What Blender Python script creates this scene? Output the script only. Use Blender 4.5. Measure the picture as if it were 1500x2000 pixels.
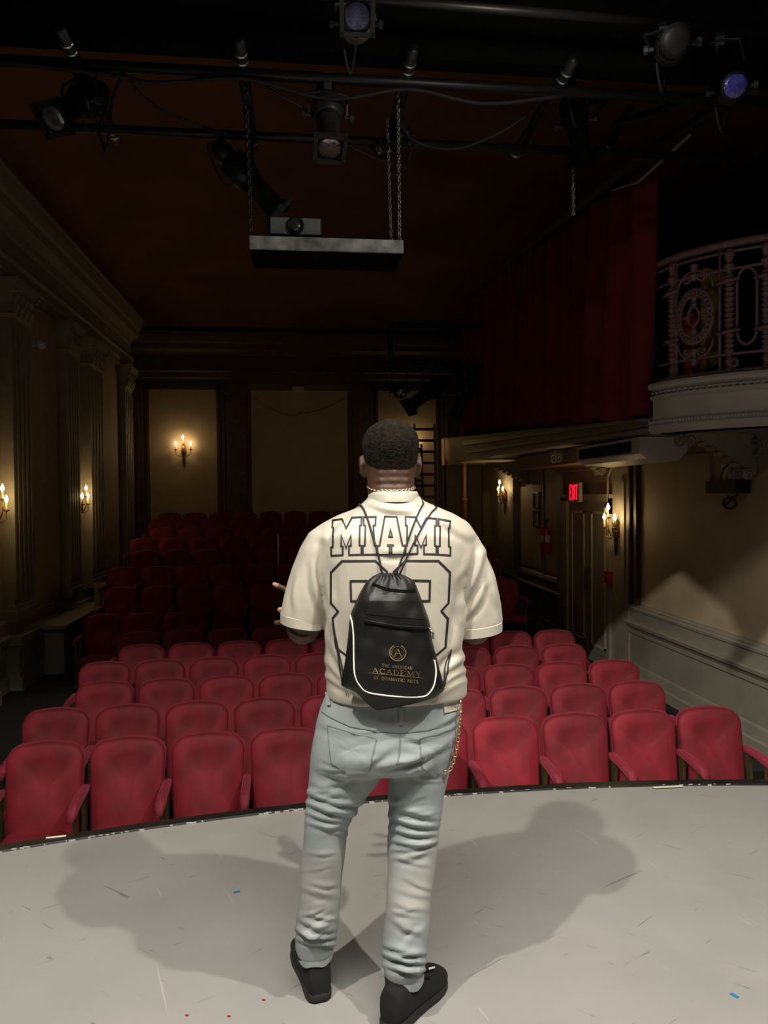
import bpy, math, random
import numpy as np
from mathutils import Vector, Matrix, Quaternion
from mathutils.bvhtree import BVHTree
random.seed(7); rng = np.random.default_rng(7)
for o in list(bpy.data.objects): bpy.data.objects.remove(o, do_unlink=True)
scene = bpy.context.scene
C = scene.collection
PI = math.pi

# ------------------------------------------------------------------ camera
YAW, PITCH, ROLL = math.radians(6.5), math.radians(1.3), math.radians(0.5)
CAM = Vector((0, 0, 1.57)); FPX = 1444.0
_f = Vector((math.sin(YAW)*math.cos(PITCH), math.cos(YAW)*math.cos(PITCH), -math.sin(PITCH)))
_r = Vector((math.cos(YAW), -math.sin(YAW), 0)); _u = _r.cross(_f)
_r2 = _r*math.cos(ROLL) - _u*math.sin(ROLL); _u2 = _u*math.cos(ROLL) + _r*math.sin(ROLL)
cd = bpy.data.cameras.new('camera'); cam = bpy.data.objects.new('camera', cd); C.objects.link(cam)
cd.sensor_fit = 'VERTICAL'; cd.sensor_height = 36.0; cd.lens = 36.0*FPX/2000.0
cd.clip_start = 0.05; cd.clip_end = 200
cam.matrix_world = Matrix(((_r2.x, _u2.x, -_f.x, CAM.x), (_r2.y, _u2.y, -_f.y, CAM.y), (_r2.z, _u2.z, -_f.z, CAM.z), (0, 0, 0, 1)))
scene.camera = cam

def ray(x, y): return _f + _r2*((x-750)/FPX) + _u2*((1000-y)/FPX)
def W(x, y, Y):                       # photo pixel -> point on the plane at depth Y
    d = ray(x, y); return CAM + d*(Y/d.y)
def onz(x, y, z):
    d = ray(x, y); return CAM + d*((z-CAM.z)/d.z)
def onx(x, y, X):
    d = ray(x, y); return CAM + d*(X/d.x)
def proj_np(V):                       # (n,3) -> photo pixels
    D = V - np.array(CAM); z = D@np.array(_f)
    return 750+FPX*(D@np.array(_r2))/z, 1000-FPX*(D@np.array(_u2))/z

# ------------------------------------------------------------------ world, exposure
w = bpy.data.worlds.new('world'); scene.world = w; w.use_nodes = True
w.node_tree.nodes['Background'].inputs[0].default_value = (0.010, 0.007, 0.005, 1)
w.node_tree.nodes['Background'].inputs[1].default_value = 0.30
scene.view_settings.view_transform = 'Standard'; scene.view_settings.look = 'None'
scene.view_settings.gamma = 1; scene.view_settings.use_curve_mapping = False
scene.view_settings.exposure = 0.0

# ------------------------------------------------------------------ stage lamps (over the stage, behind and above the camera), plus added fill lights
def spot(name, loc, aim, power, angle, blend, color, radius):
    l = bpy.data.lights.new(name, 'SPOT'); l.energy = power; l.spot_size = math.radians(angle); l.spot_blend = blend
    l.color = color; l.shadow_soft_size = radius
    o = bpy.data.objects.new(name, l); C.objects.link(o); o.location = loc
    o.rotation_euler = (Vector(aim)-Vector(loc)).to_track_quat('-Z', 'Y').to_euler(); return o
WARM = (1.0, 0.93, 0.82)
spot('stage_lamp_light', (-1.02, 0.89, 4.05), (0.75, 3.4, 0.0), 400, 100, 0.35, WARM, 0.035)
spot('stage_lamp_light', (1.84, 0.91, 4.05), (-0.05, 3.4, 0.0), 400, 100, 0.35, WARM, 0.035)
fw = spot('front_wash_light', (-1.6, 1.0, 3.9), (4.4, 8.0, -1.55), 1000, 23, 0.03, WARM, 0.012); fw.data.use_square = True
def area(name, loc, aim, power, sx, sy, color):
    l = bpy.data.lights.new(name, 'AREA'); l.shape = 'RECTANGLE'; l.size = sx; l.size_y = sy; l.energy = power; l.color = color
    o = bpy.data.objects.new(name, l); C.objects.link(o); o.location = loc; o.rotation_euler = (Vector(aim)-Vector(loc)).to_track_quat('-Z', 'Y').to_euler(); return o
area('stage_fill_light', (0.2, 0.2, 4.7), (0.2, 1.5, 0.0), 170, 3.2, 1.6, (1.0, 0.95, 0.90))  # added soft overhead fill standing in for bounced light, no real lamp
def point(name, loc, power, color, radius=0.05):
    l = bpy.data.lights.new(name, 'POINT'); l.energy = power; l.color = color; l.shadow_soft_size = radius
    o = bpy.data.objects.new(name, l); C.objects.link(o); o.location = loc; return o
point('spill_fill', (1.2, 3.1, 3.85), 17, WARM, 0.05)  # added fill for stray light on balcony and shelf, belongs to no fixture

# ------------------------------------------------------------------ materials
def srgb(r, g, b):
    f = lambda c: (c/255/12.92) if c <= 10 else (((c/255)+0.055)/1.055)**2.4
    return (f(r), f(g), f(b), 1)
MATS = {}
def mat(name, col, rough=0.6, metal=0.0, noise=0.12, scale=18, bump=0.0, bscale=80, sheen=0.0, emit=None, estr=0, spec=0.5, rand=0.0, trans=0.0, coat=0.0):
    if name in MATS: return MATS[name]
    m = bpy.data.materials.new(name); m.use_nodes = True; nt = m.node_tree; n = nt.nodes; b = n['Principled BSDF']
    b.inputs['Roughness'].default_value = rough; b.inputs['Metallic'].default_value = metal
    b.inputs['Specular IOR Level'].default_value = spec; b.inputs['Coat Weight'].default_value = coat
    if sheen: b.inputs['Sheen Weight'].default_value = sheen; b.inputs['Sheen Roughness'].default_value = 0.4; b.inputs['Sheen Tint'].default_value = (min(1,col[0]*2.5+.15), min(1,col[1]*2.5+.12), min(1,col[2]*2.5+.12), 1)
    if trans: b.inputs['Transmission Weight'].default_value = trans
    tc = n.new('ShaderNodeTexCoord'); nz = n.new('ShaderNodeTexNoise'); nz.inputs['Scale'].default_value = scale; nz.inputs['Detail'].default_value = 5
    nt.links.new(tc.outputs['Object'], nz.inputs['Vector'])
    mr = n.new('ShaderNodeMapRange'); mr.inputs[1].default_value = 0.3; mr.inputs[2].default_value = 0.7
    mr.inputs[3].default_value = 1-noise; mr.inputs[4].default_value = 1+noise
    nt.links.new(nz.outputs['Fac'], mr.inputs[0])
    mx = n.new('ShaderNodeMix'); mx.data_type = 'RGBA'; mx.blend_type = 'MULTIPLY'; mx.inputs['Factor'].default_value = 1
    mx.inputs['A'].default_value = (col[0], col[1], col[2], 1)
    fac = mr.outputs[0]
    if rand:
        oi = n.new('ShaderNodeObjectInfo'); m2 = n.new('ShaderNodeMapRange'); m2.inputs[3].default_value = 1-rand; m2.inputs[4].default_value = 1+rand
        nt.links.new(oi.outputs['Random'], m2.inputs[0])
        mm = n.new('ShaderNodeMath'); mm.operation = 'MULTIPLY'; nt.links.new(fac, mm.inputs[0]); nt.links.new(m2.outputs[0], mm.inputs[1]); fac = mm.outputs[0]
    nt.links.new(fac, mx.inputs['B']); nt.links.new(mx.outputs['Result'], b.inputs['Base Color'])
    if bump:
        bz = n.new('ShaderNodeTexNoise'); bz.inputs['Scale'].default_value = bscale; bz.inputs['Detail'].default_value = 4
        nt.links.new(tc.outputs['Object'], bz.inputs['Vector'])
        bp = n.new('ShaderNodeBump'); bp.inputs['Strength'].default_value = bump; bp.inputs['Distance'].default_value = 0.01
        nt.links.new(bz.outputs['Fac'], bp.inputs['Height']); nt.links.new(bp.outputs['Normal'], b.inputs['Normal'])
    if emit: b.inputs['Emission Color'].default_value = (*emit[:3], 1); b.inputs['Emission Strength'].default_value = estr
    MATS[name] = m; return m
M_BLACK = mat('black_paint', (0.0028, 0.0028, 0.0028), 0.95, noise=0.3, spec=0.08)
M_DARK = mat('dark_metal', (0.012, 0.012, 0.012), 0.45, metal=0.3)
M_FIX = mat('fixture_grey', (0.05, 0.05, 0.048), 0.45, metal=0.4, noise=0.3, scale=30)
M_STEEL = mat('bright_steel', (0.42, 0.41, 0.40), 0.3, metal=0.9)
M_CHAIN = mat('chain_steel', (0.55, 0.54, 0.50), 0.3, metal=0.9)
M_GOLD = mat('gold_metal', (0.85, 0.62, 0.34), 0.28, metal=0.9)
M_BRASS = mat('seat_brass', (0.13, 0.105, 0.045), 0.4, metal=0.6, noise=0.25)
M_WALL = mat('wall_plaster', (0.36, 0.29, 0.19), 0.75, noise=0.10, scale=3, bump=0.08, bscale=40)
M_PANEL = mat('wall_panel_paint', (0.42, 0.34, 0.225), 0.7, noise=0.10, scale=2.2, bump=0.05, bscale=30)
M_TRIM = mat('painted_trim', (0.30, 0.27, 0.205), 0.6, noise=0.12, scale=6)
M_DADO = mat('dado_paint', (0.26, 0.245, 0.195), 0.55, noise=0.10, scale=4)
M_WOOD = mat('dark_brown_wood', (0.10, 0.065, 0.035), 0.55, noise=0.25, scale=8)
M_CEIL = mat('ceiling_paint', (0.20, 0.082, 0.030), 0.85, noise=0.22, scale=0.9)
M_CARPET = mat('black_carpet', (0.010, 0.009, 0.009), 0.95, noise=0.3, scale=40)
M_VELVET = mat('red_velvet', (0.18, 0.005, 0.0135), 0.75, noise=0.34, scale=5.5, sheen=0.10, bump=0.05, bscale=250, rand=0.16)
M_VELVET2 = mat('red_velvet_arm', (0.20, 0.012, 0.030), 0.8, noise=0.2, scale=14, sheen=0.5, rand=0.1)
M_WELT = mat('seat_edge_velvet', (0.17, 0.010, 0.020), 0.8, noise=0.15, sheen=0.6)
M_CURT = mat('curtain_velvet', (0.17, 0.006, 0.011), 0.85, noise=0.2, scale=3, sheen=0.15)
M_WHITEP = mat('white_plastic', (0.62, 0.60, 0.55), 0.5, noise=0.05)
M_RED = mat('red_enamel', (0.42, 0.012, 0.012), 0.35, noise=0.1)
M_CREAM = mat('cream_fascia', (0.60, 0.57, 0.50), 0.55, noise=0.08, scale=5)
M_IRON = mat('mauve_iron', (0.24, 0.135, 0.135), 0.5, noise=0.2, scale=25)
M_JERSEY = mat('jersey_cloth', (0.47, 0.435, 0.355), 0.42, noise=0.03, scale=60, bump=0.05, bscale=900, sheen=0.15)
M_PRINT = mat('black_print', (0.012, 0.009, 0.010), 0.6, noise=0.05)
M_SKIN = mat('brown_skin', (0.062, 0.028, 0.0135), 0.6, noise=0.14, scale=35, bump=0.03, bscale=300)
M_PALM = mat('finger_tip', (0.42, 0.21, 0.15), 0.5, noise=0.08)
M_HAIR = mat('black_hair', (0.0105, 0.0085, 0.0055), 0.95, noise=0.6, scale=70, bump=0.7, bscale=120, spec=0.12)
M_SHOE = mat('black_suede', (0.007, 0.007, 0.007), 0.9, noise=0.25, scale=30, bump=0.1, bscale=200)
M_SOLE = mat('black_sole', (0.017, 0.016, 0.015), 0.75, noise=0.2)
M_BAG = mat('black_nylon', (0.0075, 0.0072, 0.006), 0.48, noise=0.25, scale=10, bump=0.35, bscale=14, spec=0.32)
M_BAGP = mat('black_mesh_pocket', (0.006, 0.006, 0.0055), 0.5, noise=0.3, scale=12, bump=0.15, bscale=25)
M_CORD = mat('black_cord', (0.010, 0.009, 0.012), 0.7)
M_PIPING = mat('white_piping', (0.78, 0.77, 0.70), 0.5, noise=0.03)
M_GOLDP = mat('gold_print', (0.17, 0.115, 0.05), 0.5, noise=0.3, scale=60)
M_LABEL = mat('cream_label', (0.62, 0.58, 0.47), 0.6, noise=0.06)
M_LABELT = mat('label_stamp', (0.42, 0.37, 0.31), 0.6)
M_BRONZE = mat('sconce_bronze', (0.16, 0.095, 0.04), 0.4, metal=0.8)
M_BULB = mat('lit_bulb', (1, 0.85, 0.55), 0.4, emit=(1.0, 0.72, 0.36), estr=32, noise=0)
M_CANDLE = mat('candle_sleeve', (0.75, 0.62, 0.40), 0.5, noise=0.05)
M_GLASS = mat('lens_glass', (0.22, 0.21, 0.20), 0.12, metal=0.6, noise=0.5, scale=14, bump=0.6, bscale=18)
M_GEL = mat('blue_gel', (0.16, 0.17, 0.30), 0.25, noise=0.4, scale=16, bump=1.0, bscale=26)
M_GEL2 = mat('deep_blue_gel', (0.045, 0.045, 0.26), 0.2, noise=0.6, scale=18, bump=1.0, bscale=30)
M_EXIT = mat('exit_red', (0.7, 0.01, 0.02), 0.4, emit=(1.0, 0.01, 0.035), estr=1.3, noise=0)
M_EXITB = mat('exit_face', (0.03, 0.004, 0.004), 0.4, noise=0)
M_TAPEW = mat('glow_tape', (0.78, 0.76, 0.55), 0.5, noise=0.04)
M_TAPEB = mat('blue_tape', (0.02, 0.20, 0.42), 0.5)
M_COPPER = mat('copper_paint_pipe', (0.28, 0.13, 0.07), 0.45, metal=0.2)
M_YELLOW = mat('yellow_board', (0.55, 0.36, 0.05), 0.6)
M_ORANGE = mat('orange_cloth', (0.55, 0.11, 0.02), 0.7)
M_SILVER = mat('projector_grey', (0.30, 0.30, 0.31), 0.45, metal=0.2)
M_PAPER = mat('yellow_paper', (0.32, 0.29, 0.13), 0.7)

def jeans_mat():
    m = mat('light_denim', (0.315, 0.35, 0.355), 0.8, noise=0.09, scale=14, bump=0.12, bscale=500)
    nt = m.node_tree; n = nt.nodes; b = n['Principled BSDF']
    mixold = b.inputs['Base Color'].links[0].from_socket
    tc = n.new('ShaderNodeTexCoord'); sep = n.new('ShaderNodeSeparateXYZ'); nt.links.new(tc.outputs['Object'], sep.inputs[0])
    nz = n.new('ShaderNodeTexNoise'); nz.inputs['Scale'].default_value = 6; nt.links.new(tc.outputs['Object'], nz.inputs['Vector'])
    ad = n.new('ShaderNodeMath'); ad.operation = 'MULTIPLY_ADD'; ad.inputs[1].default_value = 0.25; nt.links.new(nz.outputs['Fac'], ad.inputs[0]); nt.links.new(sep.outputs['Z'], ad.inputs[2])
    cr = n.new('ShaderNodeValToRGB'); e = cr.color_ramp.elements
    e[0].position = 0.34; e[0].color = (0, 0, 0, 1); e[1].position = 0.50; e[1].color = (1, 1, 1, 1)
    e2 = cr.color_ramp.elements.new(0.66); e2.color = (0, 0, 0, 1)
    nt.links.new(ad.outputs[0], cr.inputs[0])
    mf = n.new('ShaderNodeMath'); mf.operation = 'MULTIPLY'; mf.inputs[1].default_value = 0.5; nt.links.new(cr.outputs[0], mf.inputs[0])
    mx = n.new('ShaderNodeMix'); mx.data_type = 'RGBA'; nt.links.new(mf.outputs[0], mx.inputs['Factor'])
    nt.links.new(mixold, mx.inputs['A']); mx.inputs['B'].default_value = (0.50, 0.465, 0.40, 1)
    nt.links.new(mx.outputs['Result'], b.inputs['Base Color']); return m
M_JEANS = jeans_mat()

def stage_mat():
    m = mat('grey_stage_paint', (0.335, 0.325, 0.305), 0.42, noise=0.06, scale=2.5, bump=0.03, bscale=30)
    nt = m.node_tree; n = nt.nodes; b = n['Principled BSDF']
    src = b.inputs['Base Color'].links[0].from_socket
    tc = n.new('ShaderNodeTexCoord')
    for k, (rot, sc, th) in enumerate(((0.5, 4.0, 0.70), (-0.7, 5.0, 0.705), (1.9, 3.5, 0.715))):
        mp = n.new('ShaderNodeMapping'); mp.inputs['Rotation'].default_value = (0, 0, rot); mp.vector_type = 'TEXTURE'; mp.inputs['Scale'].default_value = (1/sc, 1/(sc*14), 1); mp.inputs['Location'].default_value = (k*7.3, k*3.1, 0)
        nt.links.new(tc.outputs['Object'], mp.inputs[0])
        nz = n.new('ShaderNodeTexNoise'); nz.inputs['Scale'].default_value = 1.0; nz.inputs['Detail'].default_value = 3; nz.inputs['Distortion'].default_value = 0.6
        nt.links.new(mp.outputs[0], nz.inputs['Vector'])
        cr = n.new('ShaderNodeValToRGB'); cr.color_ramp.elements[0].position = th; cr.color_ramp.elements[1].position = th+0.02
        nt.links.new(nz.outputs['Fac'], cr.inputs[0])
        mf = n.new('ShaderNodeMath'); mf.operation = 'MULTIPLY'; mf.inputs[1].default_value = 0.55; nt.links.new(cr.outputs[0], mf.inputs[0])
        mx = n.new('ShaderNodeMix'); mx.data_type = 'RGBA'; nt.links.new(mf.outputs[0], mx.inputs['Factor']); nt.links.new(src, mx.inputs['A'])
        mx.inputs['B'].default_value = (0.10, 0.09, 0.085, 1) if k < 2 else (0.5, 0.48, 0.44, 1)
        src = mx.outputs['Result']
    nt.links.new(src, b.inputs['Base Color']); return m
M_STAGE = stage_mat()

# ------------------------------------------------------------------ mesh builder
class MB:
    def __init__(s): s.v = []; s.f = []
    def add(s, vs, fs):
        k = len(s.v); s.v += [tuple(p) for p in vs]; s.f += [tuple(i+k for i in f) for f in fs]; return s
    def box(s, x0, x1, y0, y1, z0, z1):
        return s.add([(x0,y0,z0),(x1,y0,z0),(x1,y1,z0),(x0,y1,z0),(x0,y0,z1),(x1,y0,z1),(x1,y1,z1),(x0,y1,z1)],
                     [(3,2,1,0),(4,5,6,7),(0,1,5,4),(1,2,6,5),(2,3,7,6),(3,0,4,7)])
    def obox(s, c, ax, ay, az):            # oriented box from centre and three half vectors
        c, ax, ay, az = map(Vector, (c, ax, ay, az)); vs = [c+ax*i+ay*j+az*k for k in (-1,1) for j in (-1,1) for i in (-1,1)]
        return s.add(vs, [(2,3,1,0),(4,5,7,6),(0,1,5,4),(1,3,7,5),(3,2,6,7),(2,0,4,6)])
    def tube(s, pts, r, n=8, closed=False, caps=True):
        pts = [Vector(p) for p in pts]; m = len(pts); rs = r if isinstance(r, (list, tuple)) else [r]*m
        T = []
        for i in range(m):
            a = pts[(i-1) % m] if (closed or i > 0) else pts[i]; b = pts[(i+1) % m] if (closed or i < m-1) else pts[i]
            t = (b-a); T.append(t.normalized() if t.length > 1e-9 else Vector((0,0,1)))
        up = Vector((0,0,1)) if abs(T[0].z) < 0.9 else Vector((1,0,0))
        nrm = (up - T[0]*up.dot(T[0])).normalized(); vs = []
        for i in range(m):
            nrm = nrm - T[i]*nrm.dot(T[i])
            if nrm.length < 1e-6: nrm = T[i].orthogonal()
            nrm.normalize(); bn = T[i].cross(nrm)
            for k in range(n):
                a = 2*PI*k/n; vs.append(pts[i] + (nrm*math.cos(a) + bn*math.sin(a))*rs[i])
        fs = []
        for i in range(m if closed else m-1):
            j = (i+1) % m
            for k in range(n): fs.append((i*n+k, i*n+(k+1) % n, j*n+(k+1) % n, j*n+k))
        if caps and not closed: fs += [tuple(range(n-1, -1, -1)), tuple((m-1)*n+k for k in range(n))]
        return s.add(vs, fs)
    def lathe(s, base, axis, prof, n=16):   # prof: (along, radius)
        base = Vector(base); ax = Vector(axis).normalized(); x = ax.orthogonal().normalized(); y = ax.cross(x); vs = []; fs = []
        for (h, r) in prof:
            for k in range(n): a = 2*PI*k/n; vs.append(base + ax*h + (x*math.cos(a)+y*math.sin(a))*max(r, 1e-4))
        for i in range(len(prof)-1):
            for k in range(n): fs.append((i*n+k, i*n+(k+1) % n, (i+1)*n+(k+1) % n, (i+1)*n+k))
        fs += [tuple(range(n-1, -1, -1)), tuple((len(prof)-1)*n+k for k in range(n))]
        return s.add(vs, fs)
    def sphere(s, c, r, n=12, m=8, sc=(1,1,1)):
        c = Vector(c); vs = []; fs = []
        for i in range(m+1):
            t = PI*i/m
            for k in range(n): a = 2*PI*k/n; vs.append(c + Vector((r*sc[0]*math.sin(t)*math.cos(a), r*sc[1]*math.sin(t)*math.sin(a), r*sc[2]*math.cos(t))))
        for i in range(m):
            for k in range(n): fs.append((i*n+k, (i+1)*n+k, (i+1)*n+(k+1) % n, i*n+(k+1) % n))
        return s.add(vs, fs)
    def rings(s, R, caps=True):             # list of equally long vertex rings
        n = len(R[0]); vs = [p for r in R for p in r]; fs = []
        for i in range(len(R)-1):
            for k in range(n): fs.append((i*n+k, i*n+(k+1) % n, (i+1)*n+(k+1) % n, (i+1)*n+k))
        if caps: fs += [tuple(range(n-1, -1, -1)), tuple((len(R)-1)*n+k for k in range(n))]
        return s.add(vs, fs)
    def sweep(s, path, prof):               # prof (out, z): out is added along the path's left normal; open path, closed profile
        path = [Vector(p) for p in path]; R = []
        for i, p in enumerate(path):
            t = (path[min(i+1, len(path)-1)] - path[max(i-1, 0)]); t.z = 0; t.normalize(); nn = Vector((-t.y, t.x, 0))
            R.append([p + nn*o + Vector((0,0,z)) for o, z in prof])
        return s.rings(R)
    def build(s, name, m, parent=None, smooth=False):
        off = parent.matrix_world.translation if False else (PLOC.get(parent.name, Vector((0,0,0))) if parent else Vector((0,0,0)))
        me = bpy.data.meshes.new(name); me.from_pydata([(a-off.x, b-off.y, c-off.z) for a, b, c in s.v], [], s.f); me.update()
        o = bpy.data.objects.new(name, me); C.objects.link(o)
        if m: me.materials.append(m)
        if smooth: me.polygons.foreach_set('use_smooth', [True]*len(me.polygons))
        if parent: o.parent = parent; PLOC[o.name] = off
        return o
PLOC = {}
def tag(o, label, cat, group=None):
    o['label'] = label; o['category'] = cat
    if group: o['group'] = group
    return o
def struct(o): o['kind'] = 'structure'; return o
def thing(name, label, cat, loc=(0,0,0), group=None):
    o = bpy.data.objects.new(name, None); C.objects.link(o); o.location = loc; PLOC[o.name] = Vector(loc); o.empty_display_size = 0.1
    return tag(o, label, cat, group)
def autosmooth(o, ang=40):
    me = o.data; me.polygons.foreach_set('use_smooth', [True]*len(me.polygons))
    try: me.set_sharp_from_angle(angle=math.radians(ang))
    except Exception: pass
    return o

# ================================================================== STRUCTURE
XL, XR, YB, FA, ZC = -3.87, 4.4, 17.6, -0.95, 6.3
def edgeY(x): return 3.76 - (x-1.15)**2/18.0
xs = [-5.0 + 11.5*i/60 for i in range(61)]
b = MB(); k = len(xs)
vs = [(x, -4.5, z) for z in (0, -0.06) for x in xs] ; vs2 = [(x, edgeY(x), z) for z in (0, -0.06) for x in xs]
allv = vs[:k] + vs2[:k] + vs[k:] + vs2[k:]; fs = []
for i in range(k-1):
    fs += [(i, i+1, k+i+1, k+i), (2*k+i+1, 2*k+i, 3*k+i, 3*k+i+1), (k+i, k+i+1, 3*k+i+1, 3*k+i), (i+1, i, 2*k+i, 2*k+i+1)]
fs += [(0, k, 3*k, 2*k), (k-1, 3*k-1, 4*k-1, 2*k-1)]
b.add(allv, fs); stage = struct(b.build('floor', M_STAGE)); stage['label'] = 'scuffed grey painted stage floor with a curved front edge'
lip = MB().sweep([(x, edgeY(x), 0) for x in xs], [(0.0, -0.1), (0.0, -0.004), (0.012, 0.006), (0.03, -0.006), (0.10, -0.006), (0.135, -0.03), (0.135, -0.10)])
o = struct(lip.build('trim_1', mat('stage_nosing', (0.016, 0.013, 0.011), 0.35, noise=0.5, scale=14), smooth=False)); o['label'] = 'black nosing along the curved stage edge'
paint = MB()
for i in range(80):      # chipped paint along the nosing joint
    x = random.uniform(-1.6, 2.7); y = edgeY(x)+random.uniform(-.004, .012); l = random.uniform(.002, .014); t = random.uniform(.0006, .002)
    paint.box(x-l, x+l, y-t, y+t, 0.0005, 0.0065)
p = paint.build('chipped_paint', mat('paint_chips', (0.55, 0.54, 0.5), 0.35), o); p['kind'] = 'stuff'
front = MB().sweep([(x, edgeY(x)+0.06, 0) for x in xs], [(0, FA), (0, -0.05), (0.03, -0.05), (0.03, FA)])
o = struct(front.build('wall_stage_front', M_BLACK)); o['label'] = 'black front wall of the stage'
o = struct(MB().box(-7, 9, 3.0, YB+.2, FA-0.2, FA).build('floor', M_CARPET)); o['label'] = 'black carpeted auditorium floor'
# rear risers
ROWF = [-0.93, -0.68, -0.45, -0.25, -0.08, 0.07, 0.20, 0.32]
ROWY = [10.45+0.8*i for i in range(8)]
for i in range(1, 8):
    y1 = ROWY[i+1]-0.55 if i < 7 else YB
    o = struct(MB().box(-3.25, 3.75, ROWY[i]-0.55, y1, FA, ROWF[i]).build('floor', M_CARPET)); o['label'] = 'black carpeted riser of the rear seating block'
# stage house
for nm, bx in (('wall_stage_left', (-5.2, -5.0, -4.5, 4.3, FA, 6.4)), ('wall_stage_right', (6.6, 6.8, -4.5, 4.3, FA, 6.4)), ('wall_stage_rear', (-5.2, 6.8, -4.7, -4.5, FA, 6.4)),
               ('wall_header', (-5.2, 6.8, 4.22, 4.34, 4.06, 6.5))):
    struct(MB().box(*bx).build(nm, M_BLACK))
struct(MB().box(-5.2, 6.8, -4.7, 4.34, 5.2, 5.3).build('ceiling', M_BLACK))
tag(MB().rings([[(-4.9+11.2*i/80, 2.0+.03*math.sin(i*1.3)+d, z) for d, z in ((-.004, 3.44), (.004, 3.44), (.004, 5.19), (-.004, 5.19))] for i in range(81)]).build('light_block_border', M_BLACK), 'added black cloth border above the stage that blocks lamp light', 'border')  # unseen, added to cut the lamp beams on walls and rear seats
struct(MB().box(-5.2, XL, 4.2, 4.4, FA, 6.5).build('wall_proscenium_left', M_BLACK))
# auditorium ceiling with coves
b = MB(); prof = [(XL, 5.55)] + [(XL+0.35+0.9*(1-math.cos(a)), 5.55+0.75*math.sin(a)) for a in [i*PI/2/8 for i in range(9)]] + [(6.6, 6.3), (6.6, 6.4), (XL, 6.4)]
b.rings([[(x, y, z) for x, z in prof] for y in (4.3, YB-0.9)])
o = struct(autosmooth(b.build('ceiling', M_CEIL))); o['label'] = 'red brown coved auditorium ceiling'
cv = [(YB-0.9, 6.3)] + [(YB-0.35-0.55*(1-math.sin(a)), 5.45+0.85*math.cos(a)) for a in [i*PI/2/8 for i in range(9)]] + [(YB, 5.4), (YB, 6.4), (YB-0.9, 6.4)]
struct(autosmooth(MB().rings([[(x, y, z) for y, z in cv] for x in (XL, 6.6)]).build('ceiling', M_CEIL)))

# ---- left wall
WL = struct(MB().box(XL-0.15, XL, 4.2, YB+.15, FA, 6.4).build('wall_left', M_WALL)); WL['label'] = 'tan plaster side wall with pilasters'
def alongY(b, X, sgn, y0, y1, prof):     # moulding along Y on a side wall; prof (out, z)
    b.rings([[(X+sgn*o, y, z) for o, z in prof] for y in (y0, y1)]); return b
ENT = [(0, 4.42), (0.10, 4.42), (0.10, 4.52), (0.13, 4.54), (0.13, 4.66), (0.17, 4.70), (0.09, 4.72), (0.09, 5.02), (0.13, 5.05), (0.16, 5.12), (0.30, 5.18), (0.32, 5.30), (0.36, 5.34), (0.40, 5.46), (0.42, 5.56), (0, 5.56)]
alongY(MB(), XL, 1, 4.35, YB, ENT).build('cornice', M_TRIM, WL)
alongY(MB(), XL, 1, 4.35, YB, [(0.38, 5.50), (0.45, 5.52), (0.45, 5.56), (0.38, 5.57)]).build('cornice_bead', M_IRON, WL)
dm = MB()
for i in range(90):
    y = 9.2+i*0.092; dm.sphere((XL+0.115, y, 5.06), 0.03, 6, 4, (0.8, 1.1, 1))
o = dm.build('egg_moulding', M_TRIM, WL, True); o['kind'] = 'stuff'
DADO = [(0, FA), (0.08, FA), (0.08, FA+0.16), (0.06, FA+0.18), (0.045, FA+0.2), (0.045, -0.38), (0.07, -0.36), (0.10, -0.31), (0.115, -0.26), (0.115, -0.24), (0.05, -0.22), (0.05, -0.06), (0.03, -0.04), (0, -0.02)]
alongY(MB(), XL, 1, 4.4, YB, DADO).build('dado', M_DADO, WL)
for y0, y1 in ((8.75, 9.4), (10.15, 10.85), (12.5, 13.1), (13.8, 14.7), (16.5, 17.2)):
    pl = MB().box(XL, XL+0.15, y0, y1, -0.02, 3.95)
    pl.box(XL, XL+0.19, y0-0.03, y1+0.03, -0.05, 0.09); pl.box(XL, XL+0.17, y0-0.015, y1+0.015, 0.09, 0.16)
    fl = 4; wd = (y1-y0)/(fl*2+1)
    for i in range(fl+1): pl.box(XL+0.15, XL+0.168, y0+wd*2*i, y0+wd*(2*i+1), 0.25, 3.85)
    pl.build('pilaster', M_TRIM, WL)
    pl = MB().box(XL, XL+0.2, y0-0.02, y1+0.02, FA, -0.22); pl.box(XL, XL+0.235, y0-0.05, y1+0.05, -0.36, -0.24); pl.box(XL, XL+0.235, y0-0.04, y1+0.04, FA, FA+0.17)
    pl.box(XL+0.2, XL+0.212, y0+0.09, y1-0.09, FA+0.28, -0.46); pl.build('pedestal', M_DADO, WL)
    cp = MB(); cy = (y0+y1)/2; hw = (y1-y0)/2
    cp.rings([[(XL+d*q, cy-hw*s_, z), (XL+d*q, cy+hw*s_, z), (XL, cy+hw*s_, z), (XL, cy-hw*s_, z)] for z, s_, d, q in ((3.93, 1.02, 0.17, 1), (3.98, 1.08, 0.19, 1), (4.0, .98, .16, 1), (4.25, 1.05, 0.2, 1), (4.36, 1.25, 0.28, 1), (4.43, 1.28, 0.29, 1))])
    for r_ in range(2):
        for i in range(4):
            yy = y0+(i+0.5)*(y1-y0)/4; zz = 4.03+r_*0.13
            cp.tube([(XL+0.17, yy, zz-0.05), (XL+0.20, yy, zz+0.05), (XL+0.245, yy, zz+0.10), (XL+0.25, yy, zz+0.07)], [0.045, 0.05, 0.035, 0.012], 6)
    for e in (-1, 1):
        cp.tube([(XL+0.24+0.05*math.cos(t), cy+e*(hw+0.02)+e*0.05*math.sin(t)*0.5, 4.32+0.05*math.sin(t)) for t in [i*0.7 for i in range(9)]], 0.022, 6)
    autosmooth(cp.build('capital', M_TRIM, WL))
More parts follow.
